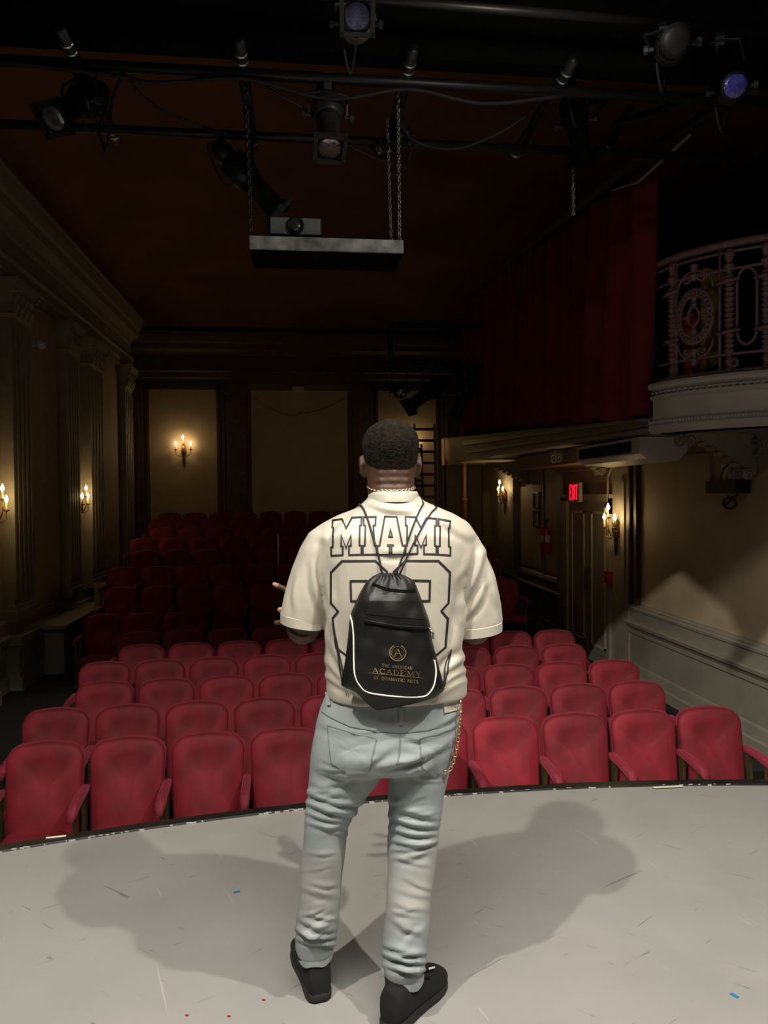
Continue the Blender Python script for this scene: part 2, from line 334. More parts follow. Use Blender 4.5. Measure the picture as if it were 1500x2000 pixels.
for y0, y1 in ((4.6, 8.6), (10.95, 12.4), (14.8, 16.4)):
    MB().box(XL, XL+0.02, y0, y1, 0.02, 4.22).build('wall_panel', M_PANEL, WL)
for y0, y1 in ((9.42, 10.13), (13.12, 13.78)):
    MB().box(XL, XL+0.012, y0, y1, 0.02, 4.2).build('wall_panel', M_PANEL, WL)
# radiator cover on the left wall
t = WL
MB().box(XL+0.115, XL+0.50, 10.98, 13.35, FA, -0.30).build('radiator_cover', M_DADO, t)
MB().box(XL+0.11, XL+0.54, 10.95, 13.38, -0.30, -0.25).build('radiator_cover_top', M_DADO, t)
for y0, y1 in ((11.08, 12.12), (12.24, 13.26)):
    fr = MB()
    for q in ((y0, y1, FA+.12, FA+.16), (y0, y1, -.42, -.38), (y0, y0+.04, FA+.16, -.42), (y1-.04, y1, FA+.16, -.42)): fr.box(XL+.5, XL+.512, q[0], q[1], q[2], q[3])
    fr.build('radiator_cover_panel', M_DADO, t)

# ---- right wall below the balcony
WR = struct(MB().box(XR, XR+0.15, 4.2, YB+.15, FA, 2.3).build('wall_right', M_WALL)); WR['label'] = 'tan plaster wall under the balcony'
R = -1
DR = [(0, FA), (0.07, FA), (0.07, -0.83), (0.055, -0.81), (0.045, -0.70), (0.03, -0.68), (0.03, -0.30), (0.05, -0.28), (0.05, -0.25), (0.035, -0.24), (0.06, -0.20), (0.10, -0.17), (0.11, -0.13), (0.10, -0.12), (0.04, -0.11), (0.04, 0.02), (0.06, 0.03), (0.065, 0.06), (0.05, 0.075), (0.05, 0.095), (0.02, 0.11), (0, 0.12)]
alongY(MB(), XR, R, 4.4, 9.42, DR).build('dado', M_DADO, WR)
alongY(MB(), XR, R, 11.95, YB, DR).build('dado', M_DADO, WR)
o = MB().box(XR-0.032, XR-.005, 4.7, 9.2, -0.66, -0.31).build('dado_panel', M_DADO, WR)
o = MB().box(XR-0.012, XR, 4.5, 9.12, 0.12, 2.0).build('wall_panel', M_PANEL, WR)
for i, (y0, y1, d) in enumerate(((9.12, 9.17, .03), (9.17, 9.24, .06), (9.24, 9.34, .035), (9.34, 9.40, .07))):
    MB().box(XR-d, XR, y0, y1, 0.1, 2.05).build('panel_moulding', M_WOOD, WR)
for y0, y1, d in ((9.42, 9.92, .05), (11.85, 12.15, .06), (14.55, 15.75, .12), (12.95, 13.0, .03)):
    MB().box(XR-d, XR, y0, y1, FA if d < .1 else -0.1, 2.15).build('pilaster', M_TRIM, WR)
MB().box(XR-.075, XR-.05, 9.50, 9.62, 0.10, 1.72).box(XR-.085, XR-.05, 9.48, 9.64, 1.68, 1.74).build('pilaster_strip', M_TRIM, WR)
MB().box(XR-.014, XR, 12.25, 12.9, 0.18, 2.0).build('wall_panel', M_PANEL, WR)
MB().box(XR-.014, XR, 13.1, 14.4, 0.18, 2.0).build('wall_panel', M_PANEL, WR)
# conduit
cd_ = MB().tube([(XR-.09, 9.98, 0.55), (XR-.09, 9.98, 1.80), (XR-.09, 9.85, 1.93), (XR-.09, 9.2, 1.98), (XR-.10, 8.5, 2.12), (XR-.10, 6.5, 2.16)], 0.018, 6)
cd_.build('conduit', M_TRIM, WR)
MB().tube([(XR-.12, 9.95, 1.93), (XR-.12, 11.9, 1.93)], 0.02, 6).build('conduit', M_TRIM, WR)
# double door
D1 = struct(MB().box(XR-.10, XR, 9.93, 10.02, FA, 1.50).box(XR-.10, XR, 11.60, 11.85, FA, 1.50).box(XR-.10, XR, 9.93, 11.85, 1.46, 1.56).build('door_1', M_TRIM)); D1['label'] = 'double panelled door under the exit sign'
for y0, y1 in ((10.02, 10.80), (10.815, 11.60)):
    lf = MB().box(XR-.05, XR, y0, y1, FA, 1.46).build('door_leaf', M_DADO, D1)
    mo = MB()
    for (z0, z1) in ((-0.70, 1.30),):
        for q in ((y0+.13, y1-.13, z0, z0+.035), (y0+.13, y1-.13, z1-.035, z1), (y0+.13, y0+.165, z0, z1), (y1-.165, y1-.13, z0, z1)): mo.box(XR-.065, XR-.05, q[0], q[1], q[2], q[3])
    mo.build('panel_moulding', mat('door_bead', (0.50, 0.46, 0.33), 0.5), lf)
    yy = 10.75 if y0 < 10.5 else 10.87
    MB().box(XR-.075, XR-.05, yy-.02, yy+.02, 0.10, 0.45).build('push_plate', M_WOOD, lf)

# ---- back wall
WB = struct(MB().box(-4.1, 6.8, YB, YB+0.15, FA, 6.4).build('wall_back', mat('back_wall_paint', (0.21, 0.155, 0.095), 0.75, noise=0.12, scale=3))); WB['label'] = 'dark tan back wall with three pale panels'
def alongX(b, x0, x1, prof): b.rings([[(x, YB-o, z) for o, z in prof] for x in (x0, x1)]); return b
alongX(MB(), XL, XR, [(o*0.8, z-0.22) for o, z in ENT]).build('cornice', M_WOOD, WB)
for x0, x1, m_ in ((-3.42, -1.90, M_PANEL), (-1.10, 1.15, mat('pale_screen_panel', (0.50, 0.42, 0.29), 0.75, noise=0.05, scale=2)), (1.88, 3.27, M_PANEL)):
    z0 = 0.9
    MB().box(x0, x1, YB-.03, YB, z0, 4.05).build('wall_panel', m_, WB)
    if m_ is M_PANEL:
        for d, e in ((0.0, .07), (0.07, .045), (0.13, .08)):
            fr = MB(); w_ = 0.055
            fr.box(x0-d-w_, x0-d, YB-e, YB, z0, 4.05+d+w_); fr.box(x1+d, x1+d+w_, YB-e, YB, z0, 4.05+d+w_); fr.box(x0-d-w_, x1+d+w_, YB-e, YB, 4.05+d, 4.05+d+w_)
            fr.build('panel_frame', M_WOOD, WB)
for x0, x1 in ((-3.80, -3.62), (-1.68, -1.22), (1.28, 1.68), (3.5, 4.1)):
    MB().box(x0, x1, YB-.12, YB, 0.3, 3.95).build('pilaster', M_WOOD, WB)
    MB().box(x0-.04, x1+.04, YB-.17, YB, 3.95, 4.05).box(x0-.02, x1+.02, YB-.15, YB, 4.05, 4.2).build('capital', M_WOOD, WB)
MB().tube([(-1.05+2.15*t, YB-.035, 3.9-1.5*t*(1-t)*(1.2 if t < .5 else 1)) for t in [i/20 for i in range(21)]], 0.006, 5).build('hanging_wire', M_WOOD, WB)
tag(MB().box(-0.13, 0.13, YB-.13, YB-.03, 4.0, 4.13).box(-0.10, 0.10, YB-.135, YB-.13, 4.02, 4.11).build('junction_box', M_WHITEP), 'small white box at the top of the centre back panel', 'junction box')

# ---- balcony
XB = 3.4
BAL = struct(MB().add([(XB, 6.76, 2.17), (XR+.1, 6.76, 2.17), (XR+.1, YB, 2.27), (XB, YB, 2.27), (XB, 6.76, 2.30), (6.6, 6.76, 2.36), (6.6, YB, 2.9), (XB, YB, 2.92)],
     [(0, 3, 2, 1), (4, 5, 6, 7), (0, 1, 5, 4), (1, 2, 6, 5), (2, 3, 7, 6), (3, 0, 4, 7)]).build('floor_balcony', M_WALL)); BAL['label'] = 'raked side balcony with a plaster front'
b = MB()
for (o0, o1, f0, f1) in ((0.05, 0.0, 0.0, 0.14), (0.03, 0.0, 0.3, 0.42), (0.07, 0.0, 0.62, 0.80)):
    def zz(y, f): lo = 2.17+0.1*(y-6.4)/11.2; hi = 2.30+0.62*(y-6.4)/11.2; return lo+(hi-lo)*f
    b.rings([[(XB-o0, y, zz(y, f0)), (XB, y, zz(y, f0)), (XB, y, zz(y, f1)), (XB-o0, y, zz(y, f1))] for y in (6.9, 14.8)])
b.build('fascia_moulding', M_TRIM, BAL)
struct(MB().box(6.5, 6.65, 4.2, YB, 2.0, 6.4).build('wall_balcony', M_BLACK))
struct(MB().box(4.4, 6.6, 4.2, 4.35, FA, 6.5).build('wall_proscenium_right', M_BLACK))
# curved box front
def catmull(P, n):
    P = [Vector(p) for p in P]; P = [P[0]*2-P[1]] + P + [P[-1]*2-P[-2]]; out = []
    for i in range(1, len(P)-2):
        for k in range(n):
            t = k/n; a, b_, c, d = P[i-1:i+3]
            out.append(0.5*((2*b_) + (c-a)*t + (2*a-5*b_+4*c-d)*t*t + (3*b_-a-3*c+d)*t**3))
    out.append(P[-2]); return out
BOXP = catmull([(3.36, 6.74, 0), (3.42, 6.50, 0), (3.55, 6.28, 0), (3.80, 6.00, 0), (4.12, 5.78, 0), (4.5, 5.66, 0)], 8)
fas = [(-0.25, 2.13), (0.02, 2.13), (0.05, 2.16), (0.05, 2.20), (0.03, 2.22), (0.03, 2.25), (0.0, 2.26), (0.0, 2.44), (0.02, 2.45), (0.035, 2.46), (0.03, 2.485), (-0.02, 2.49), (-0.02, 2.53), (0.05, 2.545), (0.06, 2.575), (0.05, 2.60), (-0.25, 2.60)]
FBX = struct(MB().sweep([p for p in reversed(BOXP)], [(o_, z) for o_, z in fas]).build('trim_2', M_CREAM)); FBX['label'] = 'cream curved front of the balcony box'
b = MB(); L = [0]
for i in range(1, len(BOXP)): L.append(L[-1]+(BOXP[i]-BOXP[i-1]).length)
def onpath(s):
    s = max(0, min(L[-1]-1e-4, s)); i = max(j for j in range(len(L)) if L[j] <= s); i = min(i, len(L)-2)
    f = (s-L[i])/(L[i+1]-L[i]); p = BOXP[i].lerp(BOXP[i+1], f); t = (BOXP[i+1]-BOXP[i]).normalized(); return p, Vector((t.y, -t.x, 0))*(-1 if False else 1), t
def s_of_px(px, z=3.1):
    best = min((abs(750+FPX*((onpath(s)[0]+Vector((0,0,z))-CAM).dot(_r2))/((onpath(s)[0]+Vector((0,0,z))-CAM).dot(_f)) - px), s) for s in [L[-1]*i/400 for i in range(400)]); return best[1]
bd = MB()
for i in range(60):
    p, nn, t_ = onpath(L[-1]*i/60); bd.sphere(p - nn*(-1)*0 + Vector((0, 0, 2.235)) + (nn if nn.x < 0 else -nn)*0.038, 0.016, 6, 4)
    if i % 2 == 0: bd.sphere(p + Vector((0, 0, 2.515)) + (nn if nn.x < 0 else -nn)*0.0, 0.02, 6, 4, (1, 1, .6))
o = bd.build('bead_moulding', M_CREAM, FBX, True); o['kind'] = 'stuff'
o = struct(MB().add([tuple(p+Vector((0,0,2.3))) for p in BOXP]+[(6.5, 5.6, 2.3), (6.5, 6.92, 2.3)]+[tuple(p+Vector((0,0,2.55))) for p in BOXP]+[(6.5, 5.6, 2.55), (6.5, 6.92, 2.55)],
   [tuple(range(len(BOXP)+2)), tuple(range(2*len(BOXP)+3, len(BOXP)+1, -1))]).build('floor_box', M_BLACK))
# soffit and carved bracket under the box
struct(MB().add([(3.4, 6.95, 2.13), (4.4, 6.95, 2.13), (4.4, 5.66, 2.13), (4.1, 5.8, 2.13), (3.8, 6.02, 2.13), (3.55, 6.3, 2.13), (3.4, 6.6, 2.13),
                 (3.4, 6.95, 2.2), (4.4, 6.95, 2.2), (4.4, 5.66, 2.2), (4.1, 5.8, 2.2), (3.8, 6.02, 2.2), (3.55, 6.3, 2.2), (3.4, 6.6, 2.2)],
                [(0, 1, 2, 3, 4, 5, 6), (13, 12, 11, 10, 9, 8, 7)]).build('ceiling_soffit', M_TRIM))
def bracket(y, depth=0.75, h=0.42, wd=0.09, top=2.16):
    b = MB(); N = 14; R_ = []
    for i in range(N+1):
        t_ = i/N; x = XR-0.03-depth*(t_**1.0); zc = top-0.01-h*(1-t_)**1.3; hh = 0.05+0.03*math.sin(t_*PI)
        R_.append([(x, y-wd, zc), (x, y+wd, zc), (x, y+wd, top+.02), (x, y-wd, top+.02)])
    b.rings(R_)
    for cx, cz, r_ in ((XR-0.03-depth+.07, top-.09, .075), (XR-.12, top-h-.0, .06)):
        for e in (-1, 1): b.tube([(cx+r_*(1-k_/16)*math.cos(k_*.8), y+e*wd, cz+r_*(1-k_/16)*math.sin(k_*.8)) for k_ in range(14)], 0.016, 5)
    for i in range(7):
        t_ = 0.12+i*0.11; b.sphere((XR-.03-depth*t_, y, top-h*(1-t_)**1.3-.02), 0.05, 8, 5, (1, 1.3, .6))
    o = b.build('bracket', M_TRIM, WR); return autosmooth(o)
bracket(6.75); bracket(10.2, .8, .28); bracket(13.9, .8, .40)
for i in range(4):
    MB().tube([(XR-.08, 5.9+.12*math.cos(a)*(1-a/14)+i*.24, 1.98+.1*math.sin(a)*(1-a/14)) for a in [k_*.6 for k_ in range(16)]], .012, 5).build('scroll_relief', M_TRIM, WR)
MB().box(XR-.07, XR, 4.6, 6.6, 1.84, 2.13).build('frieze_board', M_TRIM, WR)

# ================================================================== RAILING
RL = thing('balcony_railing', 'ornate mauve cast iron railing of the curved balcony box', 'railing', tuple(BOXP[4]+Vector((0,0,2.6))))
ZB, ZT = 2.60, 3.72
def RP(s, z, out=0.0):
    p, nn, t_ = onpath(s); nn = nn if nn.x < 0 else -nn
    return p + nn*out - nn*0.06 + Vector((0, 0, z))
def rtube(name, pts, r, n=6): return MB().tube([RP(*p) for p in pts], r, n).build(name, M_IRON, RL, True)
SS = [L[-1]*i/30 for i in range(31)]
rtube('handrail', [(s, ZT+.02) for s in SS], 0.036, 8)
rtube('rail', [(s, ZT-.05) for s in SS], 0.014); rtube('rail', [(s, ZT-.20) for s in SS], 0.014)
rtube('rail', [(s, ZB+.18) for s in SS], 0.014); rtube('rail', [(s, ZB+.03) for s in SS], 0.022)
sA, sM, sBar, sB, sL, sC = [s_of_px(q) for q in (1304, 1349, 1401, 1421, 1457, 1497)]
def baluster(s):
    prof = [(0, .03), (.04, .045), (.08, .02), (.12, .04), (.16, .02)]
    z = .18
    while z < .78: prof += [(z, .026), (z+.035, .046), (z+.042, .028)]; z += .045
    prof += [(.82, .03), (.85, .045), (.88, .02), (.95, .05), (.98, .025), (1.05, .045), (1.09, .03)]
    MB().lathe(RP(s, ZB), (0, 0, 1), prof, 9).build('baluster', M_IRON, RL)
for s in (sA, sB, sC, sC+(sC-sB), sC+2*(sC-sB)): baluster(s)
for s in (sBar, sA+.05): rtube('bar', [(s, ZB), (s, ZT)], 0.016)
hw = (sBar-sA)*0.5*0.74
oval = [(sM+hw*math.cos(a), ZB+.56+.24*math.sin(a)) for a in [2*PI*i/28 for i in range(29)]]
rtube('medallion_ring', oval, 0.022); rtube('medallion_ring', [(sM+(s-sM)*.78, ZB+.56+(z-ZB-.56)*.78, .01) for s, z in oval], 0.014)
wr = MB()
for s, z in oval[:-1]: wr.sphere(RP(sM+(s-sM)*.9, ZB+.56+(z-ZB-.56)*.9, .015), .02, 6, 4)
o = wr.build('medallion_wreath', M_IRON, RL, True); o['kind'] = 'stuff'
rtube('medallion_centre', [(sM+.055*math.cos(a), ZB+.56+.085*math.sin(a), .01) for a in [2*PI*i/16 for i in range(17)]], 0.013)
for dz in (-.15, .15): MB().lathe(RP(sM, ZB+.56+dz-.07), (0, 0, 1), [(0, .015), (.03, .035), (.06, .02), (.09, .035), (.14, .014)], 8).build('medallion_bud', M_IRON, RL)
for ds in (-1, 1): rtube('medallion_arm', [(sM+ds*.055, ZB+.56), (sM+ds*hw*.8, ZB+.56)], .016)
for zc, e in ((ZB+.90, 1), (ZB+.24, -1)):
    for ds in (-1, 1):
        rtube('scroll', [(sM+ds*(.075+.055*(1-k_/15)*math.cos(k_*.75)), zc+e*.05*(1-k_/15)*math.sin(k_*.75)) for k_ in range(14)], .012)
        rtube('scroll', [(sM+ds*hw*math.sin(a)*1.0, zc-e*.10+e*.17*math.cos(a)) for a in [PI/2*i/7 for i in range(8)]], .013)
    MB().lathe(RP(sM, zc-.02 if e > 0 else zc-.12), (0, 0, 1), [(0, .02), (.05, .045), (.08, .02), (.14, .04)], 8).build('finial', M_IRON, RL)
for z in (ZB+.36, ZB+.80):
    for s in (sA, sB, sC): rtube('collar_bar', [(s-.10, z, .03), (s, z+.01, .05), (s+.10, z+.02, .03)], [.014, .024, .012])
for s0 in (sL, sL+(sC-sB)):
    h = (sC-sB)*.27
    rtube('loop', [(s0-h, ZB+.38), (s0-h, ZB+.78)] + [(s0-h*math.cos(a), ZB+.78+.13*math.sin(a)) for a in [PI*i/10 for i in range(1, 10)]] + [(s0+h, ZB+.78), (s0+h, ZB+.38)] + [(s0+h*math.cos(a), ZB+.38-.13*math.sin(a)) for a in [PI*i/10 for i in range(1, 11)]], .014)
    rtube('curl', [(s0-h*1.3+.03*math.cos(a), ZB+.10+.035*math.sin(a)) for a in [2*PI*i/10 for i in range(11)]], .016)
# things standing in the dark box behind the railing
q = onx(1388, 540, 3.85)
tag(MB().obox((q.x, q.y, 3.05), (.10, .05, 0), (-.012, .025, 0), (0, 0, .50)).obox((q.x+.03, q.y, 3.6), (.12, .056, 0), (-.01, .02, 0), (0, 0, .05)).build('wooden_board', M_YELLOW), 'yellow wooden board standing behind the iron balcony railing', 'board')
q = onx(1350, 640, 3.68)
b = MB().tube([(q.x, q.y, 2.6), (q.x+.02, q.y, 2.8), (q.x, q.y+.02, 3.0), (q.x, q.y, 3.25)], [.05, .09, .06, .07], 10)
tag(b.build('draped_cloth', M_ORANGE, None, True), 'orange cloth hanging behind the oval of the balcony railing', 'cloth')

# ================================================================== SEATS (local: origin on the floor under the backrest, facing -Y)
def rounded_outline(hw, z0, z1, r, taper=0.0, n=7):
    pts = [(-hw+taper, z0), (hw-taper, z0)]
    pts += [(hw-r+r*math.sin(a), 0) for a in ()]
    top = []
    for i in range(n+1):
        a = PI/2*i/n; top.append((hw-r+r*math.cos(a), z1-r*0.85+r*0.85*math.sin(a)))
    bow = [(hw-r-(2*(hw-r))*i/6, z1+0.012*math.sin(PI*i/6)) for i in range(1, 6)]
    left = [(-x, z) for x, z in reversed(top)]
    return pts + top + bow + left
def slab(outline, yfun0, yfun1, inset):   # cushion: outline rings from back face to bulged front
    b = MB(); cx = 0; zs = [z for x, z in outline]; cz = (min(zs)+max(zs))/2
    def ring(sc, y): return [(x*sc[0], y+yslope(z), cz+(z-cz)*sc[1]) for x, z in outline]
    R_ = [ring((.96, .98), yfun1), ring((1, 1), yfun1-.012), ring((1, 1), yfun0+.02), ring((.975, .985), yfun0+.004), ring((.9, .94), yfun0-.010), ring((.6, .7), yfun0-.018), ring((.2, .3), yfun0-.020)]
    b.rings(R_); return b
def yslope(z): return (z-0.45)*0.20
HWS = 0.238
def make_seat(name):
    t = thing(name, 'seat', 'seat')
    ol = rounded_outline(HWS, 0.28, 0.905, 0.115, 0.02)
    autosmooth(slab(ol, -0.035, 0.02, 0).build('backrest', M_VELVET, t), 60)
    ol2 = [(x*1.012, 0.6+(z-0.6)*1.015) for x, z in ol]
    b = MB(); b.rings([[(x, 0.018+yslope(z), z) for x, z in ol2], [(x, 0.036+yslope(z), z) for x, z in ol2]]); b.build('back_shell', M_WELT, t)
    b = MB(); R_ = []
    for z, sc in ((0.30, .93), (0.315, 1), (0.365, 1), (0.385, .96), (0.395, .8)):
        R_.append([((0.21*sc if i in (1, 2) else -0.21*sc), (-0.46 if i < 2 else -0.03) + (0.02*(1-sc)*10 if i < 2 else 0), z) for i in range(4)])
    b.rings(R_); b.build('seat_cushion', M_VELVET, t)
    return t
def arm_parts(t, sx):
    x = sx*0.2585
    pts = [(x, 0.06, 0.615), (x, 0.0, 0.625), (x, -0.15, 0.625), (x, -0.27, 0.615), (x, -0.335, 0.60), (x, -0.36, 0.575)]
    b = MB(); R_ = []
    for (px_, y, z), wd, hh in zip(pts, (.020, .027, .029, .031, .029, .018), (.02, .026, .028, .03, .028, .016)):
        R_.append([(px_+wd*math.copysign(abs(math.cos(a))**.7, math.cos(a)), y, z+hh*math.copysign(abs(math.sin(a))**.7, math.sin(a))) for a in [2*PI*i/12 for i in range(12)]])
    b.rings(R_); autosmooth(b.build('armrest', M_VELVET2, t), 60)
    b = MB().box(x-.013, x+.013, -.05, .015, 0, .60).box(x-.022, x+.022, -.30, .04, 0, .02); b.build('standard', M_BRASS, t)
    MB().box(x-.011, x+.011, -.27, -.235, 0, .585).build('leg', M_BRASS, t)
proto = make_seat('theatre_seat'); arm_parts(proto, 1)
proto_kids = [ch for ch in bpy.data.objects if ch.parent == proto]
proto_end = make_seat('theatre_seat'); arm_parts(proto_end, 1); arm_parts(proto_end, -1)
end_kids = [ch for ch in bpy.data.objects if ch.parent == proto_end]
used_p = {proto: False, proto_end: False}
ORD = ['first', 'second', 'third', 'fourth', 'fifth', 'sixth', 'seventh', 'eighth', 'ninth', 'tenth', 'eleventh', 'twelfth', 'thirteenth', 'fourteenth']
def place_seat(P, kids, loc, rot, label, group):
    if not used_p[P]: used_p[P] = True; r = P
    else:
        r = P.copy(); C.objects.link(r)
        for ch in kids:
            c = ch.copy(); C.objects.link(c); c.parent = r
    r.location = loc; r.rotation_euler = (0, 0, rot); r['label'] = label; r['group'] = group
ROWS = [(-1.67, 10, 5.13), (-1.85, 10, 5.93), (-1.70, 10, 6.73), (-1.90, 10, 7.53), (-1.72, 10, 8.33), (-1.92, 9, 9.13)]
RN = ['front row by the stage', 'second row from the stage', 'third row from the stage', 'fourth row from the stage', 'fifth row from the stage', 'sixth row from the stage']
for ri, (x0, n, y) in enumerate(ROWS):
    for i in range(n):
        x = x0+i*0.519; P, kk = (proto_end, end_kids) if i == 0 else (proto, proto_kids)
        yy = y-0.012*(x-0.6)**2*0.35+0.028*(x-0.6)
        place_seat(P, kk, (x, yy-0.09, FA), -0.02*(x-.6), 'red velvet seat, %s from the left in the %s' % (ORD[i], RN[ri]), 'red velvet seats in the front block')
RN2 = ['lowest', 'second lowest', 'third lowest', 'fourth lowest', 'fifth lowest', 'third highest', 'second highest', 'highest']
for ri in range(8):
    x0 = (-2.72, -2.66, -2.80, -2.62, -2.80, -2.62, -2.80, -2.75)[ri]; n = (3, 12, 12, 12, 12, 12, 12, 12)[ri]
    for i in range(n):
        P, kk = (proto_end, end_kids) if i == 0 else (proto, proto_kids)
        place_seat(P, kk, (x0+i*0.53, ROWY[ri], ROWF[ri] if ri else FA), 0, 'shadowed red seat, %s from the left in the %s row of the rear block' % (ORD[i], RN2[ri]), 'shadowed seats in the rear block')
tag(MB().box(-2.98, -2.80, 12.05, 12.06, -.45+.62, -.45+1.02).build('paper_sheet', M_PAPER), 'pale yellow sheet on the left end of the rear seats', 'paper')
bpy.data.objects['paper_sheet'].location = (-0.22, -.1, -0.32)
pz = MB().tube([(-0.36, 12.27, -0.45), (-0.36, 12.27, 0.95)], 0.016, 8); pz.lathe((-0.36, 12.27, -.45), (0, 0, 1), [(0, .05), (.02, .05), (.03, .02)], 10)
tag(pz.build('handrail_post', M_STEEL), 'thin metal post standing among the rear seats', 'post')

# ================================================================== SCONCES
def sconce(loc, nrm, label):
    t = thing('wall_sconce', label, 'wall lamp', loc, 'candle wall sconces'); c = Vector(loc); n = Vector(nrm); s = Vector((-n.y, n.x, 0)); up = Vector((0, 0, 1))
    MB().lathe(c + up*-.36 + n*.02, up, [(0, .004), (.06, .02), (.14, .028), (.24, .022), (.30, .045), (.36, .055), (.42, .04), (.47, .05), (.52, .02), (.56, .004)], 10).build('back_plate', M_BRONZE, t, True)
    MB().tube([c + n*.03+up*.0 + s*.05*math.cos(a)+up*.05*math.sin(a) for a in [2*PI*i/12 for i in range(13)]], .01, 6).build('ring', M_BRONZE, t, True)
    for e, dz, o_ in ((-1, 0, .11), (1, 0, .11), (0, .14, .13)):
        tip = c + s*e*.17 + n*o_ + up*(.02+dz)
        MB().tube([c + n*.03 + up*(-.06+dz*.3), c + s*e*.07 + n*(o_*.7) + up*(-.12+dz*.3), c + s*e*.15 + n*o_ + up*(-.08+dz*.8), tip], [.011, .010, .009, .008], 6).build('arm', M_BRONZE, t, True)
        MB().lathe(tip, up, [(0, .008), (.01, .035), (.025, .04), (.03, .012)], 10).build('drip_pan', M_BRONZE, t, True)
        cdl = MB().lathe(tip+up*.028, up, [(0, .013), (.09, .013), (.092, .006)], 8).build('candle_sleeve', M_CANDLE, t, True)
        MB().lathe(tip+up*.12, up, [(0, .008), (.02, .02), (.04, .024), (.065, .016), (.095, .003)], 10).build('bulb', M_BULB, t, True)
    point('sconce_light', c + n*.20 + up*.17, 4.0, (1.0, 0.66, 0.30), 0.06)
sconce((XL+.03, 9.78, 1.38), (1, 0, 0), 'lit three candle sconce cut by the left edge of the picture')
sconce((XL+.03, 13.45, 1.42), (1, 0, 0), 'lit three candle sconce between pilasters on the left wall')
sconce((-2.65, YB-.05, 2.62), (0, -1, 0), 'lit three candle sconce on the framed left panel of the back wall')
sconce((2.62, YB-.05, 2.62), (0, -1, 0), 'lit three candle sconce on the framed right panel of the back wall')
sconce((XR-.07, 9.72, 1.06), (-1, 0, 0), 'lit three candle sconce on the right wall beside the exit door')
sconce((XR-.14, 15.0, 1.50), (-1, 0, 0), 'lit three candle sconce on the far end of the right wall')

# ================================================================== WALL THINGS, RIGHT
t = thing('exit_sign', 'lit red exit sign box above the double door', 'exit sign', (XR-.09, 11.1, 1.45))
MB().box(XR-.16, XR-.10, 10.90, 11.28, 1.44, 1.74).build('box', M_WHITEP, t)
MB().box(XR-.165, XR-.16, 10.91, 11.27, 1.455, 1.725).build('face', M_EXITB, t)
X0 = XR-.170
def exbar(ex, y0, z0, y1, z1, w_=.018):
    a = Vector((X0, 11.25-y0*.34, 1.48+z0*.22)); c_ = Vector((X0, 11.25-y1*.34, 1.48+z1*.22)); d = (c_-a); l = d.length; d.normalize(); nn = Vector((1, 0, 0)).cross(d)
    ex.obox((a+c_)/2, d*(l/2+w_*.3), nn*w_*.62, Vector((.004, 0, 0)))
for ltr in (((.02, 0, .02, 1), (.02, 1, .2, 1), (.02, .5, .17, .5), (.02, 0, .2, 0)), ((.29, 0, .50, 1), (.29, 1, .50, 0)), ((.61, 0, .61, 1),), ((.70, 1, .97, 1), (.835, 0, .835, 1))):
    ex = MB()
    for q in ltr: exbar(ex, *q)
    ex.build('letter', M_EXIT, t)
point('exit_glow', (XR-.35, 11.1, 1.58), 0.25, (1, .03, .04), 0.08)
t = thing('fire_extinguisher', 'red fire extinguisher hanging on the right wall', 'fire extinguisher', (XR-.1, 12.55, 0.52))
c = Vector((XR-.12, 12.55, 0.52))
MB().lathe(c, (0, 0, 1), [(0, .06), (.02, .085), (.40, .085), (.47, .06), (.50, .03)], 14).build('cylinder', M_RED, t, True)
MB().lathe(c+Vector((0, 0, .2)), (0, 0, 1), [(0, .0865), (.12, .0865)], 14).build('label_band', M_WHITEP, t, True)
MB().lathe(c+Vector((0, 0, .5)), (0, 0, 1), [(0, .025), (.05, .03), (.07, .02)], 8).box(c.x-.02, c.x+.02, c.y-.09, c.y+.03, c.z+.56, c.z+.60).build('valve', M_DARK, t)
MB().tube([c+Vector((0, -.03, .55)), c+Vector((-.06, -.10, .45)), c+Vector((-.06, -.11, .2))], .012, 6).build('hose', M_DARK, t)
for z0, lab in ((0.95, 'lower'), (1.30, 'upper')):
    y0 = 13.15; fr = MB()
    for q in ((y0, y0+.34, z0, z0+.02), (y0, y0+.34, z0+.28, z0+.30), (y0, y0+.02, z0, z0+.3), (y0+.32, y0+.34, z0, z0+.3)): fr.box(XR-.05, XR-.014, *q)
    t = thing('wall_frame', '%s of two small dark red frames on the far right wall' % lab, 'frame', (XR-.03, y0, z0))
    fr.build('frame', mat('dark_red_frame', (.10, .02, .015), .5), t); MB().box(XR-.03, XR-.014, y0+.02, y0+.32, z0+.02, z0+.28).build('sheet', M_WALL, t)
t = thing('fire_alarm', 'red fire alarm strobe on the wall above the door sconce', 'fire alarm', (XR-.05, 9.98, 1.35))
MB().box(XR-.10, XR-.05, 9.93, 10.05, 1.28, 1.46).build('box', M_RED, t); MB().box(XR-.13, XR-.10, 9.95, 10.03, 1.30, 1.36).build('strobe_lens', M_WHITEP, t)
t = thing('pull_station', 'small red fire alarm pull box below the door sconce', 'fire alarm', (XR-.05, 9.95, 0.37))
MB().box(XR-.12, XR-.05, 9.91, 10.04, .30, .47).build('box', M_RED, t); MB().box(XR-.135, XR-.12, 9.93, 10.02, .37, .41).build('handle', M_RED, t)
